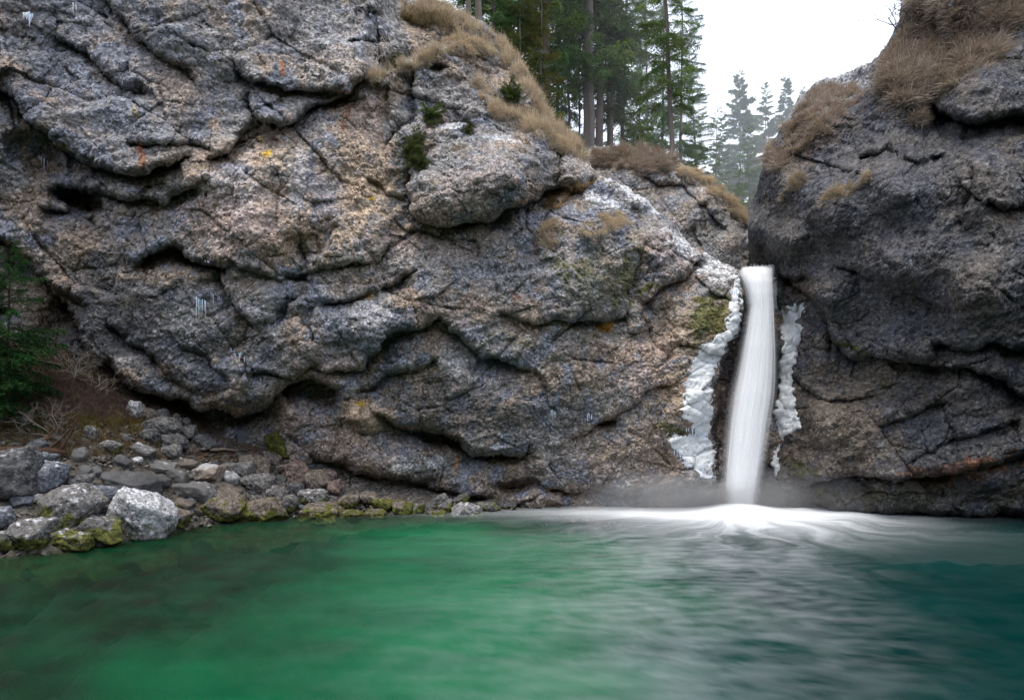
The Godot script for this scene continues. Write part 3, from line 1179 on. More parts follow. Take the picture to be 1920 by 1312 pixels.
func pool() -> void:
	var m := plain_material(0.27, 0.07)
	m.transparency = BaseMaterial3D.TRANSPARENCY_ALPHA
	var n := noise(FastNoiseLite.TYPE_SIMPLEX_SMOOTH, 0.16, 41, 3)
	var nr := noise(FastNoiseLite.TYPE_SIMPLEX_SMOOTH, 0.9, 42, 3)
	var P := PackedVector3Array()
	var C := PackedColorArray()
	var I := PackedInt32Array()
	var nx := 340
	var nz := 240
	for j in nz:
		for i in nx:
			var x := -24.0 + 46.0 * i / (nx - 1)
			var z := 4.0 - 24.0 * j / (nz - 1)
			P.append(Vector3(x, nr.get_noise_2d(x * 0.7, z * 1.6) * 0.012, z))
			var a := n.get_noise_2d(x, z * 1.7)
			var b := nr.get_noise_2d(x * 0.5, z * 1.5)
			var teal_reflection := smoothstep(-0.2, 3.2, x + a * 1.6)  # teal water tint; its darkness stands in for the right cliff's reflection
			var c := Color(0.008, 0.150, 0.060).lerp(Color(0.004, 0.034, 0.032), teal_reflection)
			var g := 1.0 + a * 0.35 + b * 0.3
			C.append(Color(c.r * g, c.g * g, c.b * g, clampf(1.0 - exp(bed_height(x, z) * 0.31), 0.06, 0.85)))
	for j in nz - 1:
		for i in nx - 1:
			var k := j * nx + i
			I.append_array([k, k + nx, k + 1, k + 1, k + nx, k + nx + 1])
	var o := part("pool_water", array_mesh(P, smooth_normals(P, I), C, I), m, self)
	o.set_meta("kind", "structure")
	# the bed below: shallow with brown stones on the near left, deep in the middle
	var BP := PackedVector3Array()
	var BC := PackedColorArray()
	var BI := PackedInt32Array()
	nx = 260
	nz = 170
	for j in nz:
		for i in nx:
			var x := -24.0 + 46.0 * i / (nx - 1)
			var z := 5.0 - 26.0 * j / (nz - 1)
			var q := Vector3(x, 0, z)
			var y := bed_height(x, z)
			BP.append(Vector3(x, y, z))
			var g: float = 1.0 + mats.n_fine.get_noise_3dv(q * 0.4) * 0.7
			var c := Color(0.010, 0.026, 0.011).lerp(Color(0.012, 0.0105, 0.005), smoothstep(-0.1, 0.35, mats.n_fine.get_noise_3dv(q * 0.16) + 0.15 - 0.05 * x))
			BC.append(Color(c.r * g, c.g * g, c.b * g))
	for j in nz - 1:
		for i in nx - 1:
			var k := j * nx + i
			BI.append_array([k, k + nx, k + 1, k + 1, k + nx, k + nx + 1])
	var bed := part("pool_bed", array_mesh(BP, smooth_normals(BP, BI), BC, BI), mats.soil, self)
	bed.set_meta("kind", "structure")

# foam driven out over the pool from the foot of the fall: dense at the plunge, then torn into streaks and wavelets
func foam() -> void:
	var m := plain_material(0.55, 0.2)
	m.transparency = BaseMaterial3D.TRANSPARENCY_ALPHA
	var n := noise(FastNoiseLite.TYPE_SIMPLEX_SMOOTH, 1.0, 51, 4)
	var n2 := noise(FastNoiseLite.TYPE_SIMPLEX_SMOOTH, 1.0, 52, 3)
	var n3 := noise(FastNoiseLite.TYPE_SIMPLEX, 1.0, 53, 3)
	var P := PackedVector3Array()
	var C := PackedColorArray()
	var I := PackedInt32Array()
	var na := 420
	var nr := 300
	var c := sight(1385, 960, 14.05)
	c.y = 0.0
	for j in nr:
		var t := float(j) / (nr - 1)
		var r := 0.05 + 13.0 * t * t * 0.55 + 13.0 * t * 0.45
		for i in na:
			var a := lerpf(-0.25, PI + 0.25, float(i) / (na - 1))
			var x := c.x + cos(a) * r * 1.12
			var z := c.z + sin(a) * r
			var mound := 0.16 * exp(-r * r / 0.5) + 0.05 * exp(-r * r / 4.0)
			var y := 0.016 + mound + n.get_noise_2d(x * 0.7, z * 1.4) * 0.006
			P.append(Vector3(x, y, z))
			var bend := n2.get_noise_2d(x * 0.35, z * 0.35) * 0.35
			var rad := n.get_noise_2d(cos(a + bend) * 4.0 + 0.10 * r, sin(a + bend) * 4.0 + 0.22 * r + 30.0)
			var thread := n.get_noise_2d(cos(a + bend * 0.5) * 17.0 + 0.05 * r, sin(a + bend * 0.5) * 17.0 + 0.10 * r)
			var wave := n3.get_noise_2d(x * 1.5, z * 4.2)
			var big := n2.get_noise_2d(x * 0.25 + 9.0, z * 0.5)
			var core := exp(-pow(r / 2.0, 2.0)) * 1.15 * (1.0 + 0.35 * rad * smoothstep(0.6, 1.8, r)) + 0.62 * exp(-pow((z - c.z - 0.15) / 0.75, 2.0)) * exp(-pow(r / 4.3, 2.0))
			var outer := 0.34 * exp(-r / 2.3) * (0.8 + 1.1 * rad + 0.7 * thread) * smoothstep(0.4, 2.0, r)
			var ax := x - (5.4 - 0.41 * (z + 14.0)) + n2.get_noise_2d(z * 0.3, x * 0.2) * 0.7
			var fan := exp(-pow(ax / (1.75 if ax > 0.0 else 2.9), 2.0))
			var wisps := (0.075 + 0.08 * big + 0.060 * wave + 0.07 * rad + 0.045 * thread * exp(-r / 4.0)) * (0.04 + 1.05 * fan) * smoothstep(1.0, 4.0, r) * smoothstep(13.5, 7.0, r)
			var clear := 1.0 - 0.88 * smoothstep(0.8, 3.0, ax) * smoothstep(2.5, 5.0, r)
			var al := core + (maxf(outer, 0.0) + maxf(wisps, 0.0)) * clear
			C.append(Color(0.84, 0.87, 0.90, clampf(al, 0.0, 0.98)))
	for j in nr - 1:
		for i in na - 1:
			var k := j * na + i
			I.append_array([k, k + 1, k + na, k + na, k + 1, k + na + 1])
	var o := part("foam", array_mesh(P, smooth_normals(P, I), C, I), m, self)
	tag(o, "white foam spreading over the pool from the foot of the waterfall", "foam", "", "stuff")

func spray() -> void:
	var r := RandomNumberGenerator.new()
	r.seed = 9
	for k in 20:
		var w := r.randf()
		var q := [1372.0 + r.randfn() * 70.0 - 26.0, 952.0 - absf(r.randfn()) * 14.0, 14.15 + r.randfn() * 0.2, Vector3(1.0 + 2.8 * w, 0.5 + 1.3 * w * r.randf_range(0.7, 1.1), 0.6 + 0.5 * w), lerpf(0.34, 0.10, w)]
		var f := FogVolume.new()
		f.name = numbered("spray_mist")
		f.shape = RenderingServer.FOG_VOLUME_SHAPE_ELLIPSOID
		f.size = q[3]
		f.position = sight(q[0], q[1], q[2])
		var m := FogMaterial.new()
		m.density = q[4]
		m.albedo = Color(0.985, 0.99, 1.0)
		f.material = m
		add_child(f)
		tag(f, "soft white spray hanging over the foot of the waterfall", "spray", "spray at the foot of the fall", "stuff")

func forest_haze_glow() -> void:  # haze box that also stands in for the sky's bleed around the trees
	var f := FogVolume.new()
	f.name = "forest_haze_glow"
	f.shape = RenderingServer.FOG_VOLUME_SHAPE_BOX
	f.size = Vector3(70, 34, 22)
	f.position = Vector3(5, 22, -32)
	var m := FogMaterial.new()
	m.density = 0.013
	m.albedo = Color(0.95, 0.97, 1.0)
	f.material = m
	add_child(f)
	tag(f, "thin haze and added sky glow between the spruces", "mist", "", "stuff")

func build_left_cliff() -> void:
	var rim := [[-200, -230], [660, -200], [715, -70], [745, -8], [800, 0], [850, 20], [905, 45], [950, 82], [985, 130], [1005, 168], [1040, 228], [1072, 265], [1100, 300], [1118, 330], [1150, 338], [1200, 368], [1245, 405], [1270, 435], [1292, 462], [1310, 470], [1345, 490], [1370, 500], [1385, 508], [1395, 522], [1500, 524]]
	var ctl := [[-150, -200, 12.0], [-150, 200, 11.6], [-150, 500, 12.2], [-150, 800, 13.5], [0, -200, 12.6], [0, 0, 12.4], [0, 200, 12.3], [0, 400, 12.8], [0, 600, 13.4], [0, 800, 14], [250, 0, 12.8], [250, 200, 12.6], [250, 330, 12.6], [250, 450, 13.2], [250, 560, 13.4], [250, 700, 13.7], [250, 830, 15], [450, 0, 13.2], [450, 200, 13.2], [450, 350, 12.8], [450, 460, 12.8], [450, 560, 13.2], [450, 700, 13.8], [450, 800, 14.6], [450, 900, 15.3], [650, 0, 14], [650, 150, 13.7], [650, 300, 13.7], [650, 450, 13.3], [650, 600, 13.3], [650, 700, 13.9], [650, 800, 14.6], [650, 930, 15.3], [800, 0, 15.2], [800, 150, 14.4], [800, 270, 13.9], [800, 380, 13.3], [800, 500, 13.6], [800, 650, 13.8], [800, 750, 14.2], [800, 830, 14.6], [800, 940, 15.3], [950, 100, 15.4], [950, 200, 14.6], [950, 330, 13.4], [950, 450, 13.9], [950, 600, 13.7], [950, 750, 13.9], [950, 850, 14.3], [950, 945, 15.0], [1080, 270, 15], [1080, 340, 14.2], [1080, 420, 14.0], [1080, 550, 13.6], [1080, 700, 14.0], [1080, 850, 14.3], [1080, 950, 14.9], [1200, 380, 15.2], [1200, 470, 14.2], [1200, 600, 14.5], [1200, 700, 14.3], [1200, 800, 14.3], [1200, 960, 14.7], [1300, 480, 15], [1300, 600, 14.5], [1300, 750, 14.4], [1300, 900, 14.5], [1300, 980, 14.6], [1370, 510, 15.2], [1370, 600, 14.9], [1365, 800, 15.1], [1365, 980, 15.0], [1430, 510, 15.7], [1430, 700, 15.7], [1430, 980, 15.5], [1480, 510, 15.9], [1480, 980, 15.7]]
	var f := RockFace.new(-140, 1480, 992, rim, int(1190.0 / MESH_STEP), MESH_STEP, ctl, 3)
	left_face = f
	f.edge([[-140, 60], [0, 158], [50, 215], [110, 275], [160, 302], [208, 322], [268, 327], [302, 309], [345, 292], [380, 300]], 0.75, 42, 12)
	f.lump(150, 376, 40, 24, 0.9, 30, 0.7)
	f.lump(128, 362, 34, 18, 0.5, 10, 0.8)
	f.lump(180, 392, 22, 16, 0.5, 40, 0.8)
	f.edge([[100, 340], [125, 350], [160, 352], [185, 366]], 0.5, 24, 8)
	f.edge([[590, 520], [562, 550], [545, 575], [530, 610]], 0.22, 26, 10)
	f.edge([[590, 570], [588, 610], [592, 650]], 0.16, 22, 8)
	f.edge([[455, 690], [480, 700], [544, 706], [581, 680], [600, 670]], 0.34, 24, 9)
	f.edge([[478, 618], [500, 606], [560, 600], [580, 620], [578, 660]], 0.18, 26, 9, -1.0)
	f.edge([[440, 320], [436, 400], [440, 470]], 0.08, 30, 8)
	f.edge([[522, 315], [525, 380], [515, 445]], 0.10, 30, 8)
	f.edge([[70, 385], [140, 392], [175, 412], [180, 440]], 0.25, 24, 8)
	f.edge([[640, 420], [600, 470], [560, 500]], 0.20, 26, 10)
	f.edge([[735, 395], [770, 430], [890, 450], [905, 490]], 0.16, 30, 10)
	f.edge([[690, 330], [715, 345], [760, 385]], 0.16, 24, 8)
	f.lump(60, 290, 70, 40, 0.5, 35)
	f.edge([[150, 350], [188, 366], [235, 366], [302, 379], [335, 362], [369, 339], [390, 325]], 0.42, 26)
	f.edge([[195, -30], [205, 0], [235, 44], [255, 67], [289, 87], [336, 121], [362, 148], [375, 165]], 0.30, 26, 8)
	f.edge([[100, 60], [160, 100], [220, 150], [270, 185]], 0.22, 30, 10)
	f.lump(268, 175, 34, 18, 0.4, 30)
	f.edge([[425, 110], [475, 158], [530, 165], [590, 165], [650, 170], [705, 130]], 0.42, 36, 12)
	f.edge([[466, 165], [478, 200], [490, 218], [523, 233], [554, 225], [584, 195], [640, 181], [680, 160]], 0.5, 22, 8)
	f.edge([[375, 305], [403, 292], [436, 272], [450, 255], [483, 231], [500, 222]], 0.4, 22, 8)
	f.edge([[230, 260], [300, 265], [350, 262], [400, 285]], 0.25, 24, 8)
	f.edge([[240, 510], [258, 497], [285, 477], [322, 460], [339, 474], [383, 494], [419, 499], [440, 488]], 0.95, 16, 10)
	f.edge([[410, 500], [416, 517], [423, 544], [450, 581], [473, 608], [490, 625]], 0.42, 40, 10)
	f.edge([[430, 478], [460, 500], [483, 517], [517, 520], [550, 514], [577, 507], [640, 497], [674, 490], [707, 487], [727, 460], [735, 440]], 0.34, 20, 10)
	f.edge([[-60, 400], [0, 447], [34, 477], [67, 507], [104, 540], [141, 564], [170, 580]], 0.7, 45, 10)
	f.edge([[90, 535], [127, 574], [161, 641], [188, 681], [215, 695], [235, 718], [312, 752], [335, 748], [362, 762], [450, 775], [480, 765], [523, 738], [545, 715]], 0.95, 55, 12)
	f.edge([[515, 745], [540, 716], [556, 708], [584, 712], [624, 728], [650, 745]], 1.0, 30, 10)
	f.lump(590, 742, 46, 24, 0.6, 15)
	f.edge([[200, 590], [240, 640], [290, 670], [340, 720], [380, 740]], 0.3, 22, 8)
	f.edge([[330, 640], [380, 665], [420, 700], [440, 740]], 0.2, 25, 8)
	f.edge([[590, 580], [640, 561], [687, 544], [734, 527], [774, 512], [790, 505]], 0.30, 20, 9)
	f.edge([[570, 680], [600, 688], [650, 686], [684, 690], [700, 655], [731, 623], [781, 614], [801, 604], [821, 591], [838, 601], [841, 618], [882, 648], [925, 668], [976, 682], [1009, 692], [1030, 700]], 0.52, 36, 9)
	f.edge([[660, 745], [680, 729], [721, 705], [754, 698], [801, 675], [820, 665]], 0.3, 22, 8)
	f.edge([[1000, 685], [1026, 725], [1039, 755], [1042, 780]], 0.16, 20, 6)
	f.edge([[690, 760], [717, 779], [751, 802], [791, 806], [828, 809], [855, 829], [882, 846], [919, 849], [969, 848], [1000, 830]], 0.95, 36, 12)
	f.lump(840, 830, 60, 20, 0.5, 20)
	f.lump(1138, 799, 24, 15, 0.55, -20)
	f.edge([[1050, 825], [1066, 819], [1110, 802], [1137, 789], [1170, 762], [1217, 732], [1261, 712], [1275, 700]], 0.24, 24, 8)
	f.edge([[920, 575], [940, 590], [1000, 607], [1040, 595], [1110, 598], [1137, 600], [1157, 594], [1175, 565]], 0.30, 26, 10)
	f.edge([[1195, 570], [1224, 554], [1244, 537], [1268, 520], [1300, 506], [1308, 480]], 0.45, 30, 12)
	f.edge([[785, 290], [774, 315], [764, 372], [774, 399], [801, 419], [838, 423], [875, 416], [925, 406], [959, 386], [1002, 372], [1043, 352], [1076, 349], [1110, 339], [1125, 328]], 0.60, 30, 14)
	f.edge([[1060, 280], [1057, 310], [1049, 336], [1043, 352]], 0.3, 16, 10)
	f.edge([[777, 120], [778, 185], [774, 235], [741, 255], [731, 282], [725, 300]], 0.38, 28, 9)
	f.edge([[731, 150], [729, 190], [727, 235]], 0.14, 20, 6)
	f.lump(822, 126, 24, 14, 0.45)
	f.edge([[680, 148], [750, 128], [800, 104], [830, 84], [900, 84], [950, 110]], 0.35, 30, 10, -1.0)
	f.edge([[875, 160], [905, 172], [925, 205], [960, 215], [1040, 245], [1085, 290]], 0.32, 26, 10, -1.0)
	f.edge([[790, 245], [830, 236], [870, 240], [920, 262]], 0.26, 24, 10, -1.0)
	f.edge([[1115, 345], [1060, 365], [1030, 400], [1010, 460], [1000, 500]], 0.22, 30, 10)
	f.edge([[1180, 380], [1200, 440], [1192, 510], [1165, 580]], 0.30, 32, 12, -1.0)
	f.lump(1100, 450, 90, 110, -0.25, 10)
	f.lump(1255, 470, 48, 55, -0.20, 20)
	f.edge([[1300, 515], [1330, 545], [1365, 560], [1380, 570]], 0.22, 28, 10)
	f.edge([[1205, 560], [1200, 600], [1215, 640], [1240, 665], [1255, 690]], 0.35, 26, 8, -1.0)
	f.lump(1243, 600, 26, 44, 0.35, 10)
	f.lump(970, 912, 52, 13, 0.6, -6)
	f.edge([[560, 856], [640, 870], [700, 892], [800, 908], [900, 928], [940, 930]], 0.42, 26, 10)
	f.edge([[1000, 905], [1060, 915], [1160, 925], [1260, 915], [1340, 905]], 0.28, 30, 12)
	f.lump(1000, 940, 80, 24, -0.35)
	f.edge([[1385, 508], [1386, 560], [1388, 620], [1350, 680], [1338, 730], [1336, 800], [1342, 900], [1345, 960]], 0.45, 60, 10, -1.0)
	f.lump(905, 330, 130, 85, -0.42, -8)
	f.lump(500, 420, 110, 60, -0.25)
	f.lump(560, 650, 70, 45, -0.22)
	f.lump(790, 560, 80, 38, -0.18)
	f.lump(1080, 640, 80, 40, -0.18)
	f.lump(690, 785, 55, 30, -0.45, 10)
	f.lump(655, 772, 30, 22, -0.40)
	f.lump(700, 860, 90, 60, -0.25, 20)
	f.facets(120, 1.7, 28, 0.13, 0.09, 11)
	f.facets(46, 1.5, -18, 0.050, 0.045, 12, 0.1)
	f.facets(19, 1.6, 22, 0.016, 0.018, 14, 0.1)
	f.finish([[-200, 0], [640, 0], [720, 0.7], [1000, 1.0], [1110, 0.9], [1160, 0.9], [1300, 0.9], [1385, 0.6], [1400, 0.2], [1500, 0.2]], {"big": mats.n_big, "mid": mats.n_mid, "crack": mats.n_crack, "ledge": mats.n_ledge, "fine": mats.n_fine, "pebble": mats.n_pebble, "facet": mats.n_facet}, 1.0)
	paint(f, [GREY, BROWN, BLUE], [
		[85, 130, 34, 100, 12, SLATE, 0.75, 0.8], [215, 190, 34, 70, 8, SLATE, 0.6, 0.9], [385, 190, 26, 90, 0, SLATE, 0.65, 0.8], [290, 110, 24, 60, -40, SLATE, 0.6, 0.8], [560, 40, 60, 60, 0, SLATE, 0.35, 0.9], [110, 410, 60, 26, 0, SLATE, 0.5, 0.8], [230, 440, 50, 30, 20, SLATE, 0.5, 0.8], [610, 360, 40, 50, 0, SLATE, 0.55, 0.8], [520, 560, 26, 30, 0, SLATE, 0.6, 0.8], [620, 590, 50, 40, -20, BLUE, 0.6, 0.8], [700, 620, 44, 40, 0, BLUE, 0.6, 0.7], [760, 640, 36, 30, 20, SLATE, 0.6, 0.8], [350, 640, 60, 40, 25, SLATE, 0.6, 0.8], [400, 700, 60, 30, 10, SLATE, 0.5, 0.8], [500, 300, 60, 20, 0, TAN, 0.6, 0.8], [620, 330, 60, 26, 0, TAN, 0.6, 0.8], [800, 430, 130, 14, 5, TAN, 0.7, 0.7], [850, 470, 60, 30, 20, BROWN, 0.6, 0.8], [740, 450, 90, 50, 0, PINK, 0.55, 0.8], [830, 600, 60, 40, 20, PINK, 0.5, 0.8], [690, 480, 80, 30, 0, PALE, 0.35, 0.8],
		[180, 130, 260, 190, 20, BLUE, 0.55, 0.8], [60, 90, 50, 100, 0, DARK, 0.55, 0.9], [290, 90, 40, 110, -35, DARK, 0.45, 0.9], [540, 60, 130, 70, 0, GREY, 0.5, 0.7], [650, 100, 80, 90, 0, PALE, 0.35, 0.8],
		[330, 170, 60, 60, 0, BROWN, 0.6, 0.8], [370, 300, 130, 40, -10, TAN, 0.45, 0.8], [470, 400, 150, 90, 0, PINK, 0.75, 0.7], [440, 350, 70, 50, 0, PALE, 0.4, 0.8], [620, 380, 130, 100, 0, TAN, 0.6, 0.8], [560, 350, 22, 70, 5, PALE, 0.6, 0.7], [600, 370, 50, 60, 0, BLUE, 0.7, 0.8], [710, 350, 60, 60, 0, TAN, 0.75, 0.7], 
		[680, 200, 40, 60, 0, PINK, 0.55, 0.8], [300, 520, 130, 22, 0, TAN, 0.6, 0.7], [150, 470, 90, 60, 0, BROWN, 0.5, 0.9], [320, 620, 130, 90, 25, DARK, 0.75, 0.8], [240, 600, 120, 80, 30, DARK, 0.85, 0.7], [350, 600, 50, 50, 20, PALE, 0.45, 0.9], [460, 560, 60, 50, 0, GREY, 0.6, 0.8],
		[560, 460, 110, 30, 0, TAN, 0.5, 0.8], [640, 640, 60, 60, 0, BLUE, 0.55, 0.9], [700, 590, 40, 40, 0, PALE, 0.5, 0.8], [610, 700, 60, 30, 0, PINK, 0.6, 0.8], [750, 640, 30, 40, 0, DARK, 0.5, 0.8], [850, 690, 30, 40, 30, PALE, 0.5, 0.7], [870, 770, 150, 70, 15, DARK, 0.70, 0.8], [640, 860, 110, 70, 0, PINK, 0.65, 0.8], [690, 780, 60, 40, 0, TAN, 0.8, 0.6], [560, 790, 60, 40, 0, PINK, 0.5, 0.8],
		[880, 470, 130, 60, 0, GREY, 0.6, 0.8], [1000, 520, 120, 60, 0, BLUE, 0.4, 0.9], [960, 590, 120, 40, 10, BROWN, 0.45, 0.9], [1120, 530, 70, 60, 0, Color(0.10, 0.10, 0.065), 0.7, 0.8], [1180, 520, 25, 60, 10, MOSS, 0.5, 1.0], [870, 330, 90, 80, 0, Color(0.24, 0.235, 0.23), 0.6, 0.8], [1010, 310, 60, 40, 0, GREY, 0.6, 0.8], [900, 350, 60, 60, 40, PINK, 0.4, 0.9],
		[1260, 470, 50, 50, 0, Color(0.27, 0.24, 0.24), 0.7, 0.7], [1270, 620, 70, 80, 0, TAN, 0.6, 0.8], [1220, 700, 60, 60, 40, PINK, 0.7, 0.7], [1280, 740, 60, 60, 0, TAN, 0.75, 0.7], [1240, 820, 90, 60, 10, BROWN, 0.7, 0.8], [1150, 860, 110, 60, 0, BROWN, 0.5, 0.9], [1330, 600, 42, 52, 15, MOSS, 0.85, 0.6], [1360, 570, 18, 30, 0, MOSS, 0.5, 0.8], [1330, 640, 20, 20, 0, BROWN, 0.6, 0.8], [1250, 800, 40, 12, 25, Color(0.06, 0.06, 0.018), 0.8, 0.7], [1365, 760, 26, 130, 5, Color(0.09, 0.065, 0.06), 0.85, 0.5],
		[1195, 368, 85, 14, 30, ICEWHITE, 0.7, 0.8], [1130, 378, 50, 12, 18, ICEWHITE, 0.5, 0.8], [1345, 505, 52, 26, 22, ICEWHITE, 0.92, 0.55], [1275, 455, 40, 14, 42, ICEWHITE, 0.6, 0.8], [838, 238, 40, 6, 5, ICEWHITE, 0.45, 0.8], [940, 262, 30, 6, 10, ICEWHITE, 0.25, 0.9],
		[265, 290, 9, 34, -5, RUST, 0.9, 0.16], [528, 130, 6, 18, -8, Color(0.30, 0.12, 0.05), 0.85, 0.35], [651, 215, 10, 26, 10, RUST, 0.7, 0.8], [965, 560, 10, 16, 0, RUST, 0.5, 0.8], [503, 290, 10, 9, 0, OCHRE, 0.9, 0.6], [488, 262, 8, 8, 0, OCHRE, 0.5, 0.8], [255, 212, 5, 16, -20, OCHRE, 0.5, 0.7], [696, 373, 9, 6, 0, OCHRE, 0.9, 0.4], [735, 372, 20, 10, 0, OCHRE, 0.2, 0.9], [676, 757, 10, 8, 0, OCHRE, 0.8, 0.6], [690, 556, 14, 10, 0, OCHRE, 0.5, 0.8], [120, 275, 22, 8, 20, OCHRE, 0.4, 0.9],
		[1060, 500, 40, 16, 20, MOSS, 0.6, 0.9], [1100, 620, 60, 10, 10, MOSS, 0.4, 1.0], [970, 640, 60, 10, 15, MOSS, 0.4, 1.0], [1205, 545, 40, 9, -30, MOSS, 0.8, 0.7], [755, 880, 26, 22, 0, PALE, 0.6, 0.7], [815, 866, 14, 14, 0, ICEWHITE, 0.5, 0.8], [855, 870, 5, 26, 0, Color(0.4, 0.2, 0.08), 0.7, 0.5], [800, 930, 140, 12, 3, Color(0.07, 0.075, 0.02), 0.6, 0.9],
		[850, 60, 70, 40, 20, Color(0.14, 0.11, 0.08), 0.7, 0.8], [1000, 170, 30, 70, -35, Color(0.25, 0.19, 0.13), 0.8, 0.7], [1010, 240, 90, 25, 28, Color(0.25, 0.19, 0.13), 0.7, 0.7]], 61)
	emit_face(f, "cliff_left", [[60, 60], [180, 60], [300, 60], [430, 60], [600, 60], [120, 200], [260, 250], [400, 210], [520, 195], [620, 130], [60, 330], [150, 375], [280, 350], [90, 470], [220, 440], [470, 400], [600, 400], [320, 480], [330, 520], [250, 580], [390, 600], [300, 700], [420, 720], [480, 560], [580, 560], [550, 640], [640, 640], [640, 300], [700, 380], [560, 500], [750, 560], [750, 480], [750, 200], [760, 660], [880, 600], [900, 480], [900, 720], [590, 750], [700, 785], [640, 860], [830, 780], [800, 870], [930, 880], [880, 340], [960, 270], [900, 150], [820, 60], [1080, 310], [1100, 430], [1100, 560], [1060, 650], [1100, 740], [1200, 440], [1260, 480], [1240, 610], [1200, 680], [1290, 700], [1330, 570], [1150, 830], [1280, 850], [1060, 880], [1370, 750], [1430, 760]], mats.rock, Vector3(0, 0, -1.2))

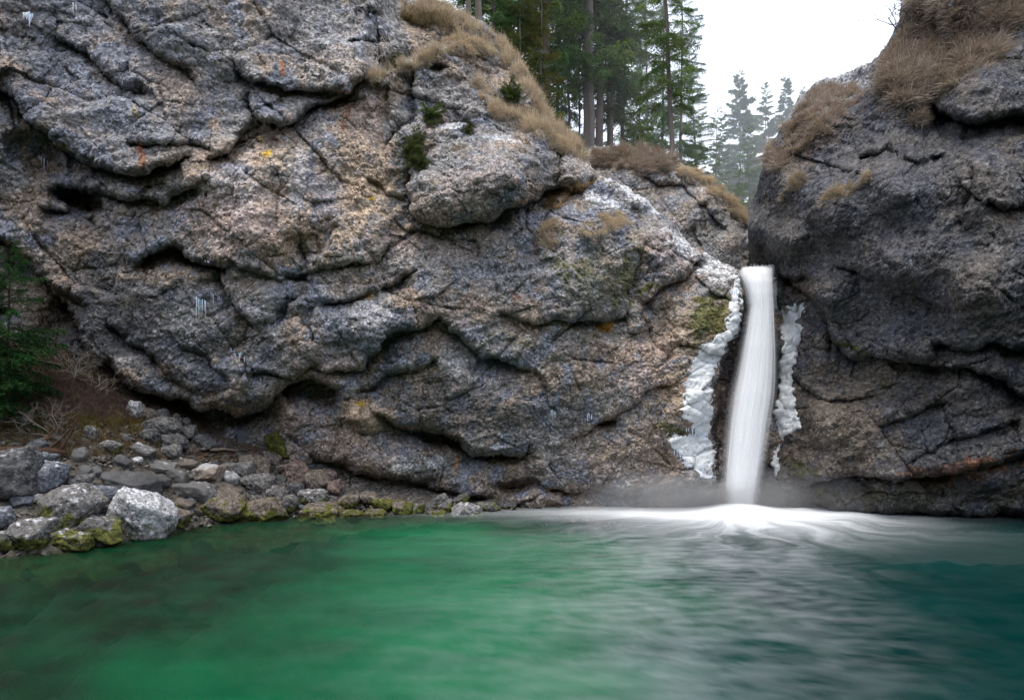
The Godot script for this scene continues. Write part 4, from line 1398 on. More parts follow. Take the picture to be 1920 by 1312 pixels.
func build_right_cliff() -> void:
	var rim := [[1400, 400], [1415, 378], [1425, 338], [1440, 290], [1470, 230], [1500, 186], [1530, 157], [1590, 136], [1645, 110], [1665, 88], [1688, 40], [1698, 0], [1730, -60], [1790, -130], [1900, -200], [2200, -230]]
	var ctl := [[1400, 380, 16.5], [1400, 500, 17.3], [1400, 700, 17], [1400, 980, 16.8], [1425, 340, 15.5], [1425, 420, 15.2], [1436, 500, 16.2], [1446, 600, 16], [1446, 800, 15.8], [1446, 960, 15.5], [1480, 230, 15.5], [1480, 350, 14.1], [1480, 450, 13.8], [1476, 540, 14.9], [1480, 650, 15.1], [1480, 800, 14.8], [1480, 950, 14.4], [1560, 150, 16], [1560, 250, 14.2], [1560, 400, 13.1], [1560, 550, 13.1], [1560, 650, 13.8], [1560, 800, 13.7], [1560, 890, 13.5], [1560, 970, 13.7], [1700, 60, 15], [1700, 200, 13.3], [1700, 350, 12.2], [1700, 500, 12.1], [1700, 650, 12.5], [1700, 800, 12.9], [1700, 900, 12.8], [1700, 975, 13.3], [1850, 0, 13.5], [1850, 200, 12.2], [1850, 350, 11.5], [1850, 550, 11.4], [1850, 700, 12.0], [1850, 850, 12.2], [1850, 975, 13.1], [2050, -100, 13], [2050, 200, 11.5], [2050, 500, 10.8], [2050, 800, 11.5], [2050, 975, 12.7], [1750, -150, 15], [2150, 0, 12], [2150, 600, 10.6], [2150, 975, 12.4]]
	var f := RockFace.new(1404, 2120, 1000, rim, int(1080.0 / MESH_STEP), MESH_STEP, ctl, 9)
	right_face = f
	f.edge([[1740, 190], [1777, 218], [1817, 235], [1850, 222], [1920, 215], [2000, 230]], 0.65, 34, 12)
	f.edge([[1835, 300], [1830, 315], [1827, 356], [1817, 396], [1800, 430]], 0.2, 24, 7)
	f.edge([[1850, 370], [1864, 379], [1884, 393], [1920, 386], [1980, 380]], 0.32, 24, 8)
	f.edge([[1530, 625], [1556, 640], [1607, 666], [1667, 668], [1731, 679], [1795, 690], [1860, 700], [1920, 740], [2000, 760]], 0.40, 45, 10)
	f.edge([[1740, 640], [1800, 650], [1870, 640], [1940, 660]], 0.35, 30, 10)
	f.edge([[1640, 805], [1667, 794], [1709, 777], [1752, 756], [1790, 750]], 0.2, 24, 8)
	f.edge([[1770, 830], [1840, 810], [1920, 790]], 0.25, 26, 8)
	f.edge([[1470, 880], [1490, 893], [1517, 905], [1560, 892], [1616, 894], [1700, 896], [1800, 882], [1920, 850], [2000, 840]], 0.42, 36, 10)
	f.edge([[1470, 925], [1500, 938], [1540, 950], [1600, 962], [1750, 966], [1920, 962], [2050, 960]], 0.9, 50, 12)
	f.edge([[1425, 440], [1442, 478], [1478, 530], [1530, 562], [1552, 600], [1562, 650], [1560, 690]], 0.34, 40, 12)
	f.edge([[1456, 526], [1480, 524], [1505, 521], [1525, 530]], 0.25, 20, 6)
	f.edge([[1490, 590], [1505, 568], [1535, 547]], 0.18, 18, 6)
	f.edge([[1600, 300], [1660, 280], [1720, 300], [1780, 290]], 0.2, 34, 10)
	f.edge([[1560, 480], [1620, 520], [1700, 540], [1780, 570]], 0.16, 40, 12)
	f.edge([[1480, 700], [1540, 740], [1600, 750], [1660, 740]], 0.15, 30, 8)
	f.lump(1640, 400, 150, 170, -0.35, 20)
	f.lump(1850, 480, 120, 110, -0.3)
	f.lump(1580, 800, 90, 70, -0.25)
	f.facets(130, 1.5, 20, 0.09, 0.06, 21)
	f.facets(44, 1.4, -25, 0.040, 0.035, 22, 0.1)
	f.facets(18, 1.5, 20, 0.014, 0.014, 24, 0.1)
	f.finish([[1400, 0.2], [1420, 0.5], [1500, 1.0], [1680, 1.0], [1760, 0.3], [1800, 0], [2200, 0]], {"big": mats.n_big, "mid": mats.n_mid, "crack": mats.n_crack, "ledge": mats.n_ledge, "fine": mats.n_fine, "pebble": mats.n_pebble, "facet": mats.n_facet}, 0.8)
	paint(f, [Color(0.125, 0.125, 0.13), Color(0.15, 0.135, 0.125), Color(0.11, 0.115, 0.14)], [
		[1650, 420, 170, 190, 0, Color(0.135, 0.135, 0.15), 0.5, 0.8], [1560, 800, 120, 110, 0, Color(0.20, 0.165, 0.13), 0.75, 0.8], [1640, 720, 110, 50, 0, Color(0.17, 0.145, 0.12), 0.6, 0.9], [1490, 620, 36, 60, 0, Color(0.22, 0.19, 0.19), 0.7, 0.7], [1500, 540, 40, 26, 0, Color(0.19, 0.15, 0.12), 0.8, 0.6],
		[1790, 885, 120, 22, -8, RUST, 0.6, 0.9], [1860, 870, 50, 16, -10, Color(0.30, 0.13, 0.05), 0.5, 0.9], [1700, 930, 240, 26, 0, Color(0.07, 0.07, 0.03), 0.55, 0.9], [1500, 880, 30, 18, 20, MOSS, 0.7, 0.8], [1590, 648, 40, 6, 18, MOSS, 0.8, 0.7], [1660, 720, 14, 8, 0, MOSS, 0.5, 0.9], [1456, 750, 14, 130, 0, Color(0.07, 0.055, 0.05), 0.8, 0.5], [1880, 410, 26, 14, 0, TAN, 0.3, 0.9],
		[1560, 190, 60, 22, -25, ICEWHITE, 0.5, 1.0], [1600, 160, 50, 14, -15, ICEWHITE, 0.6, 0.9], [1575, 140, 70, 9, -15, ICEWHITE, 0.75, 0.8], [1480, 215, 14, 40, 35, ICEWHITE, 0.5, 0.9], [1500, 300, 30, 50, 30, Color(0.22, 0.17, 0.13), 0.6, 0.9], [1530, 240, 60, 40, -30, Color(0.22, 0.175, 0.14), 0.6, 0.9], [1740, 130, 130, 60, -25, Color(0.15, 0.115, 0.09), 0.8, 0.8]], 71, 1.12)
	emit_face(f, "cliff_right", [[1600, 240], [1740, 130], [1880, 100], [1540, 380], [1680, 380], [1800, 290], [1890, 300], [1880, 480], [1760, 500], [1620, 520], [1480, 440], [1480, 545], [1490, 640], [1580, 700], [1700, 720], [1870, 720], [1560, 820], [1700, 840], [1850, 840], [1600, 930], [1800, 930], [1460, 800], [2040, 300], [2040, 700]], mats.rock, Vector3(1.1, 0, -1.1))

func build_back_rock() -> void:
	var rim := [[1040, 330], [1085, 290], [1110, 274], [1160, 279], [1200, 274], [1240, 281], [1270, 305], [1320, 332], [1370, 370], [1395, 408], [1416, 424], [1440, 440], [1500, 440]]
	var ctl := [[1040, 300, 20], [1110, 280, 19.5], [1110, 420, 18], [1200, 280, 19.2], [1200, 340, 17.9], [1200, 480, 17.3], [1300, 330, 18.6], [1300, 400, 17.2], [1300, 500, 17], [1380, 400, 18.4], [1380, 460, 17.2], [1380, 520, 17.2], [1430, 440, 18.8], [1430, 520, 18.2], [1490, 500, 19]]
	var f := RockFace.new(1040, 1490, 560, rim, int(270.0 / MESH_STEP), MESH_STEP, ctl, 15)
	back_face = f
	f.edge([[1180, 320], [1230, 335], [1280, 350], [1330, 390], [1370, 440]], 0.3, 26, 8)
	f.edge([[1385, 420], [1390, 460], [1385, 500]], 0.35, 26, 8, -1.0)
	f.edge([[1300, 420], [1320, 460], [1310, 510]], 0.2, 20, 8)
	f.facets(70, 1.4, 30, 0.10, 0.06, 31)
	f.facets(26, 1.4, -25, 0.040, 0.03, 32, 0.1)
	f.finish([[1000, 0.8], [1500, 0.8]], {"big": mats.n_big, "mid": mats.n_mid, "crack": mats.n_crack, "ledge": mats.n_ledge, "fine": mats.n_fine, "pebble": mats.n_pebble, "facet": mats.n_facet}, 0.8)
	paint(f, [Color(0.17, 0.165, 0.16), Color(0.20, 0.175, 0.15), Color(0.15, 0.155, 0.17)], [[1200, 300, 100, 24, 5, Color(0.19, 0.15, 0.115), 0.8, 0.7], [1330, 360, 90, 22, 38, Color(0.30, 0.25, 0.20), 0.7, 0.8], [1300, 345, 70, 8, 28, ICEWHITE, 0.5, 0.9], [1410, 468, 14, 8, 0, MOSS, 0.8, 0.7], [1405, 425, 12, 20, 20, PALE, 0.7, 0.7]], 81)
	emit_face(f, "rock_behind", [[1150, 320], [1220, 380], [1300, 380], [1350, 470], [1420, 480]], mats.rock, Vector3(0, 0, -1.6))
	# wooded ground behind the rim
	var P := PackedVector3Array()
	var C := PackedColorArray()
	var I := PackedInt32Array()
	for j in 60:
		for i in 90:
			var x := -34.0 + 90.0 * i / 89.0
			var z := -20.0 - 75.0 * pow(j / 59.0, 1.5)
			var q := Vector3(x, 0, z)
			var y: float = 9.2 + mats.n_fine.get_noise_3dv(q * 0.06) * 0.5 + smoothstep(-1.0, -8.0, x) * 3.0 + smoothstep(14.0, 24.0, x) * 2.0 - smoothstep(-40.0, -90.0, z) * 4.0
			var gorge := smoothstep(1.6, 0.5, absf(x - 6.8 - (z + 17.0) * -0.15)) * smoothstep(-30.0, -20.0, z)
			y -= gorge * 6.0
			P.append(Vector3(x, y, z))
			var g: float = 1.0 + mats.n_fine.get_noise_3dv(q * 0.7) * 0.6
			C.append(Color(0.14 * g, 0.115 * g, 0.075 * g))
	for j in 59:
		for i in 89:
			var k := j * 90 + i
			I.append_array([k, k + 90, k + 1, k + 1, k + 90, k + 91])
	var o := part("forest_floor", array_mesh(P, smooth_normals(P, I), C, I), mats.soil, self)
	o.set_meta("kind", "structure")

# added behind the viewer, unseen: an earth slope that shuts out the low sky
func build_added_slope() -> void:
	var P := PackedVector3Array()
	var C := PackedColorArray()
	var I := PackedInt32Array()
	for j in 46:
		for i in 120:
			var a := lerpf(-0.15, PI + 0.15, i / 119.0)
			var t := j / 45.0
			var r := 12.0 + 16.0 * t
			var q := Vector3(cos(a) * r * 1.75, 0, 1.0 + sin(a) * r)
			var h: float = -1.0 + 17.0 * smoothstep(0.0, 0.85, t) + mats.n_fine.get_noise_3dv(q * 0.08) * 1.6 + mats.n_fine.get_noise_3dv(q * 0.4) * 0.4
			P.append(q + Vector3(0, h, 0))
			var g: float = 1.0 + mats.n_fine.get_noise_3dv(q * 0.3) * 0.5
			C.append(Color(0.10 * g, 0.095 * g, 0.06 * g))
	for j in 45:
		for i in 119:
			var k := j * 120 + i
			I.append_array([k, k + 1, k + 120, k + 120, k + 1, k + 121])
	var o := part("added_slope", array_mesh(P, smooth_normals(P, I), C, I), mats.soil, self)
	o.set_meta("kind", "structure")

# hand-placed stones: [bearing, elevation, width, height (in the same readings), roll in degrees, wear, moss, frost, colour, material, label]
func stones() -> void:
	var GR := Color(0.215, 0.207, 0.20)
	var BL := Color(0.20, 0.215, 0.25)
	var DK := Color(0.15, 0.148, 0.15)
	var BR := Color(0.225, 0.19, 0.158)
	var RD := Color(0.27, 0.20, 0.172)
	var PL := Color(0.32, 0.315, 0.315)
	var OR := Color(0.44, 0.36, 0.30)
	var list := [
		[18, 900, 86, 104, 0, 0.5, 0.0, 0.1, DK, 0, "large dark boulder at the left edge of the scree"],
		[89, 890, 80, 52, 0, 0.9, 0.0, 0.15, BL, 0, "rounded blue-grey boulder just below the fallen log"],
		[89, 858, 32, 20, 0, 0.4, 0.0, 0.1, BL, 0, "small grey block lying against the fallen log"],
		[148, 905, 42, 24, 8, 0.5, 0.0, 0.0, DK, 0, "small dark stone right of the rounded blue-grey boulder"],
		[132, 950, 92, 74, 35, 0.35, 0.28, 0.25, GR, 0, "big tilted grey boulder with a mossy lower edge"],
		[56, 1003, 66, 60, 0, 0.7, 0.42, 0.25, GR, 0, "round boulder with a mossy foot at the water, left"],
		[10, 1016, 40, 42, 0, 0.6, 0.45, 0.3, GR, 0, "mossy-footed stone cut by the left picture edge at the water"],
		[6, 972, 34, 38, 0, 0.5, 0.0, 0.1, BL, 0, "dark blue stone cut by the left picture edge above the shore"],
		[131, 1013, 88, 36, 4, 0.6, 0.70, 0.1, GR, 0, "low moss-covered stone at the waterline, left"],
		[186, 993, 96, 46, 8, 0.5, 0.62, 0.1, GR, 0, "broad mossy stone beside the pale frosted boulder"],
		[268, 965, 114, 82, 22, 0.45, 0.16, 0.85, PL, 0, "large pale frosted boulder leaning over the water"],
		[235, 905, 108, 42, 12, 0.2, 0.0, 0.0, DK, 1, "wide flat dark slab above the pale frosted boulder"],
		[192, 924, 62, 26, 8, 0.3, 0.0, 0.1, BL, 1, "thin blue-grey slab between the tilted boulder and the dark slab"],
		[148, 930, 40, 34, 0, 0.5, 0.0, 0.0, GR, 0, "squat grey stone wedged behind the big tilted boulder"],
		[388, 888, 64, 36, -10, 0.3, 0.0, 0.45, OR, 1, "pale orange-edged stone in the middle of the scree"],
		[373, 925, 96, 38, 20, 0.2, 0.0, 0.1, GR, 1, "long tilted grey slab below the pale orange stone"],
		[420, 921, 68, 24, 22, 0.25, 0.0, 0.0, BR, 1, "brown slab leaning beside the long grey slab"],
		[432, 901, 32, 28, 30, 0.3, 0.0, 0.4, PL, 1, "small whitish block right of the pale orange stone"],
		[488, 904, 56, 34, 0, 0.9, 0.0, 0.1, GR, 0, "smooth rounded grey cobble in the middle of the cobble row"],
		[456, 886, 42, 36, 0, 0.85, 0.0, 0.0, GR, 0, "rounded brownish cobble left of the smooth grey one"],
		[479, 872, 64, 34, 15, 0.7, 0.0, 0.0, BR, 0, "sloping brown-grey boulder at the top of the cobbles"],
		[516, 926, 50, 25, 0, 0.8, 0.0, 0.1, GR, 0, "flattish grey cobble below the smooth rounded one"],
		[554, 917, 34, 25, 0, 0.95, 0.0, 0.0, DK, 0, "small dark round cobble in the cobble row"],
		[544, 945, 35, 35, 0, 0.95, 0.35, 0.05, GR, 0, "ball-shaped cobble with moss under it by the shore"],
		[588, 933, 60, 30, 0, 0.85, 0.2, 0.3, GR, 0, "oval grey cobble with a frosted back near the water"],
		[556, 886, 42, 42, -10, 0.7, 0.0, 0.0, RD, 0, "reddish upright stone standing above the dark cobble"],
		[594, 903, 52, 38, 10, 0.6, 0.0, 0.0, BR, 0, "brown boulder at the right end of the cobble row"],
		[617, 892, 34, 22, 0, 0.8, 0.0, 0.1, RD, 0, "pinkish rounded stone against the cliff foot"],
		[630, 915, 36, 30, 0, 0.7, 0.0, 0.0, RD, 0, "red-brown stone below the pinkish rounded one"],
		[324, 828, 60, 26, 4, 0.9, 0.0, 0.0, DK, 0, "long rounded stone at the foot of the heaped pile"],
		[322, 846, 32, 27, 0, 0.8, 0.0, 0.05, GR, 0, "grey stone fallen just below the heaped pile"],
		[281, 818, 32, 28, 0, 0.95, 0.0, 0.0, DK, 0, "dark round stone at the lower left of the pile"],
		[306, 800, 62, 36, 12, 0.85, 0.0, 0.0, GR, 0, "largest rounded boulder in the heaped pile"],
		[254, 771, 28, 36, 20, 0.5, 0.0, 0.35, PL, 0, "pale upright stone at the top left of the pile"],
		[277, 780, 26, 28, 0, 0.8, 0.0, 0.1, BR, 0, "brownish stone beside the pale upright one on the pile"],
		[298, 782, 32, 26, 0, 0.9, 0.0, 0.0, GR, 0, "rounded stone on the crest of the pile"],
		[328, 790, 26, 26, 0, 0.85, 0.0, 0.0, GR, 0, "rounded stone on the right shoulder of the pile"],
		[347, 793, 24, 20, 0, 0.8, 0.0, 0.0, GR, 0, "small stone at the right end of the pile top"],
		[348, 810, 38, 25, 0, 0.8, 0.0, 0.0, GR, 0, "blunt grey stone low on the right of the pile"],
		[381, 828, 50, 28, 18, 0.7, 0.0, 0.0, DK, 0, "sloping dark stone between the pile and the sticks"],
		[427, 878, 30, 22, 0, 0.8, 0.0, 0.0, GR, 0, "small rounded stone behind the pale orange one"],
		[330, 970, 50, 34, 20, 0.5, 0.55, 0.0, BR, 0, "mossy brown stone right of the pale frosted boulder"],
		[412, 955, 90, 46, 6, 0.5, 0.48, 0.0, BR, 0, "broad brown waterside rock streaked with moss"],
		[492, 958, 96, 42, 4, 0.5, 0.50, 0.0, BR, 0, "long brown waterside rock with a moss skirt"],
		[604, 962, 82, 28, 0, 0.5, 0.62, 0.0, BR, 0, "low mossy rock at the water below the cobbles"],
		[265, 845, 46, 22, 25, 0.2, 0.0, 0.2, GR, 1, "pale tilted slab below the heather slope"],
		[257, 864, 20, 12, 0, 0.5, 0.0, 0.9, PL, 0, "small bright white stone in the upper scree"],
		[148, 854, 32, 20, 5, 0.4, 0.0, 0.0, GR, 1, "grey block at the right end of the fallen log"],
		[228, 868, 34, 20, 38, 0.2, 0.0, 0.0, DK, 1, "small tilted slab left of the bright white stone"],
		[76, 833, 40, 22, 10, 0.3, 0.0, 0.0, BL, 1, "dark blue angular stone above the fallen log"],
		[49, 790, 22, 26, 0, 0.3, 0.0, 0.0, GR, 1, "small pointed stone under the young spruce"],
		[205, 838, 42, 24, 6, 0.4, 0.35, 0.1, GR, 0, "pale lichen-stained stone below the heather"],
		[168, 810, 20, 24, 0, 0.4, 0.0, 0.1, GR, 0, "small upright stone in the dead grass below the heather"],
		[458, 818, 20, 28, 10, 0.3, 0.0, 0.0, BL, 1, "small blue-grey block leaning at the cave mouth"],
		[490, 824, 50, 24, 0, 0.6, 0.0, 0.0, DK, 0, "dark stone half buried under the overhang"],
		[512, 860, 38, 22, 10, 0.5, 0.0, 0.0, BR, 0, "brown stone below the moss-covered boulder"],
		[528, 834, 54, 56, -12, 0.8, 1.6, 0.0, BR, 0, "boulder entirely covered in golden-green moss under the overhang"],
		[818, 943, 54, 20, -36, 0.8, 0.12, 0.1, GR, 0, "oblong grey stone tilted up at the far shore"],
		[836, 951, 36, 22, -30, 0.7, 0.5, 0.0, GR, 0, "mossy stone beside the oblong tilted one"],
		[866, 936, 42, 20, -25, 0.7, 0.55, 0.0, GR, 0, "moss-topped oblong stone against the cliff foot"],
		[876, 957, 62, 30, 4, 0.85, 0.22, 0.25, PL, 0, "pale rounded stone at the end of the far shore"],
		[916, 951, 54, 18, 8, 0.6, 0.55, 0.0, GR, 0, "low mossy stone last in the far shore row"],
		[780, 955, 38, 18, -5, 0.6, 0.72, 0.0, GR, 0, "low moss cushion stone left of the oblong tilted one"],
		[718, 946, 42, 28, 10, 0.6, 0.75, 0.0, BR, 0, "rounded stone thick with green moss at the far shore"],
		[755, 953, 44, 26, 0, 0.6, 0.75, 0.0, BR, 0, "mossy stone between two others on the far shore"],
		[652, 940, 40, 24, 0, 0.5, 0.35, 0.0, BR, 0, "brown stone at the cliff foot right of the cobbles"],
		[690, 935, 40, 24, 12, 0.5, 0.40, 0.0, BR, 0, "angular brown stone behind the mossy far shore"],
		[703, 963, 44, 16, 0, 0.6, 0.80, 0.0, BR, 0, "flat moss-green stone awash at the far shore"],
		[660, 964, 46, 18, 0, 0.6, 0.70, 0.0, BR, 0, "flat mossy stone awash below the brown rocks"],
		[820, 962, 36, 12, 0, 0.6, 0.65, 0.0, BR, 0, "thin mossy stone barely above the water"],
		[952, 948, 40, 14, 4, 0.6, 0.40, 0.0, DK, 0, "dark wet stone under the black hollow"],
		[300, 905, 40, 26, 15, 0.3, 0.0, 0.0, DK, 1, "dark slab right of the wide flat one"],
		[330, 890, 44, 22, 20, 0.25, 0.0, 0.1, GR, 1, "grey slab left of the pale orange stone"],
		[300, 875, 50, 16, 14, 0.2, 0.0, 0.2, GR, 1, "thin pale slab in the upper middle scree"],
		[345, 868, 46, 18, 18, 0.2, 0.0, 0.1, BR, 1, "thin brown slab in the upper middle scree"],
		[345, 945, 34, 18, 10, 0.3, 0.1, 0.0, BR, 1, "small slab below the long tilted one"],
		[206, 955, 26, 18, 20, 0.3, 0.0, 0.0, DK, 1, "small dark chip between the tilted and the frosted boulder"],
		[100, 985, 26, 18, 0, 0.5, 0.2, 0.0, GR, 0, "small stone between the two mossy-footed boulders"],
		[40, 940, 40, 22, 0, 0.3, 0.0, 0.1, BL, 1, "blue-grey slab below the large dark boulder"],
		[75, 935, 26, 18, 10, 0.3, 0.0, 0.3, PL, 1, "small pale slab left of the big tilted boulder"],
		[535, 880, 24, 18, 0, 0.6, 0.0, 0.1, RD, 0, "small red stone behind the reddish upright one"]]
	var sd := 100
	for q in list:
		sd += 1
		var u: float = q[0]
		var v: float = q[1]
		var base := bank_point(u, v + q[3] * 0.46)
		var d := -base.z
		var sx: float = q[2] * 0.5 / FOCAL * d * 1.02
		var sy: float = q[3] * 0.5 / FOCAL * d * 1.12
		var sz := minf(sx, maxf(sy * 1.3, sx * 0.62))
		d += sz * 0.30
		if base.y < 0.06: d = minf(d, -base.z + 0.12)
		var where := sight(u, v, d)
		var m: Material = mats.slate if q[9] == 1 else mats.stone
		var big: bool = q[2] > 55
		var o := part("stone" if q[2] < 60 else "boulder", stone_mesh(Vector3(sx, sy, sz), sd, q[5] * 0.75, 4 if big else 3, q[8], q[6], q[7]), m, self)
		o.position = where
		o.rotation = Vector3(0.12, 0, -deg_to_rad(q[4]))
		tag(o, q[10], "rock", "stones of the scree bank")
	# smaller stones between them
	var kinds: Array = []
	for k in 12:
		var c: Color = [GR, DK, BR, BL, PL * 0.8, BR * 0.8][k % 6]
		kinds.append(stone_mesh(Vector3(1.0, 0.42 + 0.1 * (k % 4), 0.75), 300 + k, 0.15 + 0.06 * (k % 5), 2, c, 0.0, 0.15 if k % 3 == 0 else 0.0))
	var placed := 0
	while placed < 290:
		var u := rng.randf_range(-20, 640)
		var t := rng.randf()
		var vs := along(SHORE, u, 1) - 6.0
		var vf := along(FOOT, u, 1)
		var v := lerpf(vs, lerpf(vs, vf, 0.72 if u < 260 else 0.92), t)
		var p := bank_point(u, v)
		var s := 0.06 + 0.12 * pow(rng.randf(), 2.0)
		var o := part("small_stone", kinds[rng.randi() % 12], mats.slate if rng.randf() < 0.6 else mats.stone, self)
		o.position = p + Vector3(0, -0.01, 0)
		o.rotation = Vector3(rng.randfn() * 0.35 + 0.3, rng.randf() * TAU, rng.randfn() * 0.35)
		o.scale = Vector3.ONE * s
		tag(o, "small grey or brown stone among the chips of the scree bank", "rock", "small stones of the scree")
		placed += 1
	# uncountable chips
	var xs: Array = []
	var cs: Array = []
	for k in 9000:
		var u := rng.randf_range(-120, 960)
		var t := pow(rng.randf(), 0.8)
		var vs := along(SHORE, u, 1)
		var vf := along(FOOT, u, 1)
		var p := bank_point(u, lerpf(vs, vf, t))
		var s := 0.016 + 0.05 * pow(rng.randf(), 2.5)
		var b := Basis.from_euler(Vector3(rng.randfn() * 0.5 + 0.3, rng.randf() * TAU, rng.randfn() * 0.5)).scaled(Vector3.ONE * s)
		xs.append(Transform3D(b, p + Vector3(0, 0.005, 0)))
		var g := rng.randf_range(0.5, 1.2)
		cs.append(Color(0.95 * g, 0.9 * g, 0.85 * g))
	var chip := stone_mesh(Vector3(1, 0.45, 0.8), 400, 0.1, 1, Color(0.42, 0.40, 0.38))
	tag(copies("stone_chips", chip, mats.slate, xs, cs, self), "grey stone chips covering the scree bank", "gravel", "", "stuff")

func bank_plants() -> void:
	# heather, dead grass and litter on the upper bank
	var xs: Array = []
	var cs: Array = []
	for k in 9000:
		var u := rng.randf_range(-60, 300)
		var v := rng.randf_range(680, 815)
		var n: float = mats.n_fine.get_noise_2d(u * 0.01, v * 0.014)
		var line := lerpf(690.0, 772.0, clampf((u - 60.0) / 200.0, 0.0, 1.0))
		if v < line - 6.0 + n * 14.0 or v > 805.0 + n * 30.0 - absf(u - 170.0) * 0.12: continue
		if u < 70.0 and rng.randf() < 0.6: continue
		var p := bank_point(u, v)
		var s := rng.randf_range(0.10, 0.24)
		var b := Basis.from_euler(Vector3(0.25 + rng.randfn() * 0.3, rng.randf() * TAU, rng.randfn() * 0.3)).scaled(Vector3.ONE * s)
		xs.append(Transform3D(b, p))
		var g := rng.randf_range(0.6, 1.4)
		var c := Color(0.125, 0.080, 0.078)
		if v > 788.0 + n * 20.0: c = Color(0.16, 0.13, 0.035)
		elif rng.randf() < 0.2: c = Color(0.17, 0.12, 0.09)
		cs.append(Color(c.r * g, c.g * g, c.b * g))
	tag(copies("heather", mats.heath, mats.straw, xs, cs, self), "purple-brown heather covering the slope above the scree", "heather", "", "stuff")
	xs = []
	cs = []
	for k in 3600:
		var u := rng.randf_range(-60, 300)
		var v := rng.randf_range(640, 860)
		var line := lerpf(650.0, 772.0, clampf((u - 60.0) / 200.0, 0.0, 1.0))
		if v < line: continue
		var n: float = mats.n_fine.get_noise_2d(u * 0.012 + 5.0, v * 0.016)
		if n < -0.05: continue
		var p := bank_point(u, v)
		var s := rng.randf_range(0.12, 0.3)
		var b := Basis.from_euler(Vector3(0.35 + rng.randfn() * 0.4, rng.randfn() * 1.0, rng.randfn() * 0.3)).scaled(Vector3.ONE * s)
		xs.append(Transform3D(b, p))
		var g := rng.randf_range(0.5, 1.3)
		cs.append(Color(0.22 * g, 0.165 * g, 0.09 * g))
	tag(copies("dead_grass", mats.tufts[0], mats.straw, xs, cs, self), "dead brown grass lying between the heather and the stones", "grass", "", "stuff")
	# litter below the overhang
	xs = []
	cs = []
	var box := stone_mesh(Vector3(1, 0.10, 0.12), 410, 0.1, 1, Color(0.30, 0.20, 0.14))
	for k in 700:
		var u := rng.randf_range(370, 530)
		var v := rng.randf_range(826, 866)
		var p := bank_point(u, v) + Vector3(0, 0.02, 0)
		var s := rng.randf_range(0.03, 0.13)
		xs.append(Transform3D(Basis.from_euler(Vector3(rng.randfn() * 0.2, rng.randfn() * 0.8, rng.randfn() * 0.25)).scaled(Vector3.ONE * s), p))
		var g := rng.randf_range(0.5, 1.3)
		cs.append(Color(g, g * 0.95, g * 0.9))
	tag(copies("wood_litter", box, mats.wood, xs, cs, self), "brown wood litter washed up under the overhang", "litter", "", "stuff")
	var w := Color(0.13, 0.075, 0.05)
	stick(bank_point(-12, 862) + Vector3(0, 0.14, 0.1), bank_point(134, 856) + Vector3(0, 0.12, 0.1), 0.11, 1, "dark brown fallen log lying across the scree at the left", w, "fallen_log")
	stick(bank_point(84, 850) + Vector3(0, 0.25, 0.1), bank_point(112, 844) + Vector3(0, 0.3, 0.1), 0.018, 2, "thin reddish twig arching over the fallen log", Color(0.26, 0.13, 0.08))
	stick(bank_point(376, 848) + Vector3(0, 0.08, 0), bank_point(446, 850) + Vector3(0, 0.08, 0), 0.045, 3, "pale barkless stick lying under the overhang", Color(0.42, 0.34, 0.27))
	stick(bank_point(446, 850) + Vector3(0, 0.06, 0), bank_point(486, 844) + Vector3(0, 0.06, 0), 0.03, 4, "thin dark stick continuing from the pale barkless one", Color(0.2, 0.14, 0.10))
	stick(bank_point(395, 836) + Vector3(0, 0.06, 0), bank_point(440, 834) + Vector3(0, 0.06, 0), 0.03, 5, "reddish stick behind the pale barkless one", Color(0.30, 0.17, 0.12))
	stick(bank_point(535, 872) + Vector3(0, 0.06, 0), bank_point(570, 862) + Vector3(0, 0.06, 0), 0.03, 6, "brown stick below the moss-covered boulder", Color(0.2, 0.14, 0.08))
	bare_bush(bank_point(84, 690), 1.3, 11, "leafless dark bush beside the young spruce", "bare_bush", 7, Color(0.10, 0.085, 0.075), Vector3(0.3, 0, 0.2))
	bare_bush(bank_point(140, 712), 1.0, 12, "grey leafless bush with arching stems above the heather", "bare_bush", 8, Color(0.22, 0.19, 0.165), Vector3(0.5, -0.1, 0.2))
	bare_bush(bank_point(172, 728), 0.8, 13, "thin pale dead stems lying against the overhang", "bare_bush", 6, Color(0.27, 0.23, 0.18), Vector3(0.9, -0.3, 0.1))
	bare_bush(bank_point(100, 812), 0.9, 14, "low tangle of grey dead stems above the log", "bare_bush", 7, Color(0.20, 0.165, 0.14), Vector3(0.6, -0.5, 0.3))
	spruce(bank_point(8, 800), 3.75, 0.05, 0.10, 1.25, "young green spruce at the left edge above the scree", Color(0.030, 0.085, 0.024), 502, Vector2(0.12, 0.0), "young_spruce", 1.0, Color(0.09, 0.07, 0.05), "")
	spruce(bank_point(-60, 790), 4.2, 0.06, 0.08, 1.3, "second young spruce mostly outside the left picture edge", Color(0.026, 0.075, 0.022), 504, Vector2(-0.1, 0.1), "young_spruce", 1.0, Color(0.09, 0.07, 0.05), "")

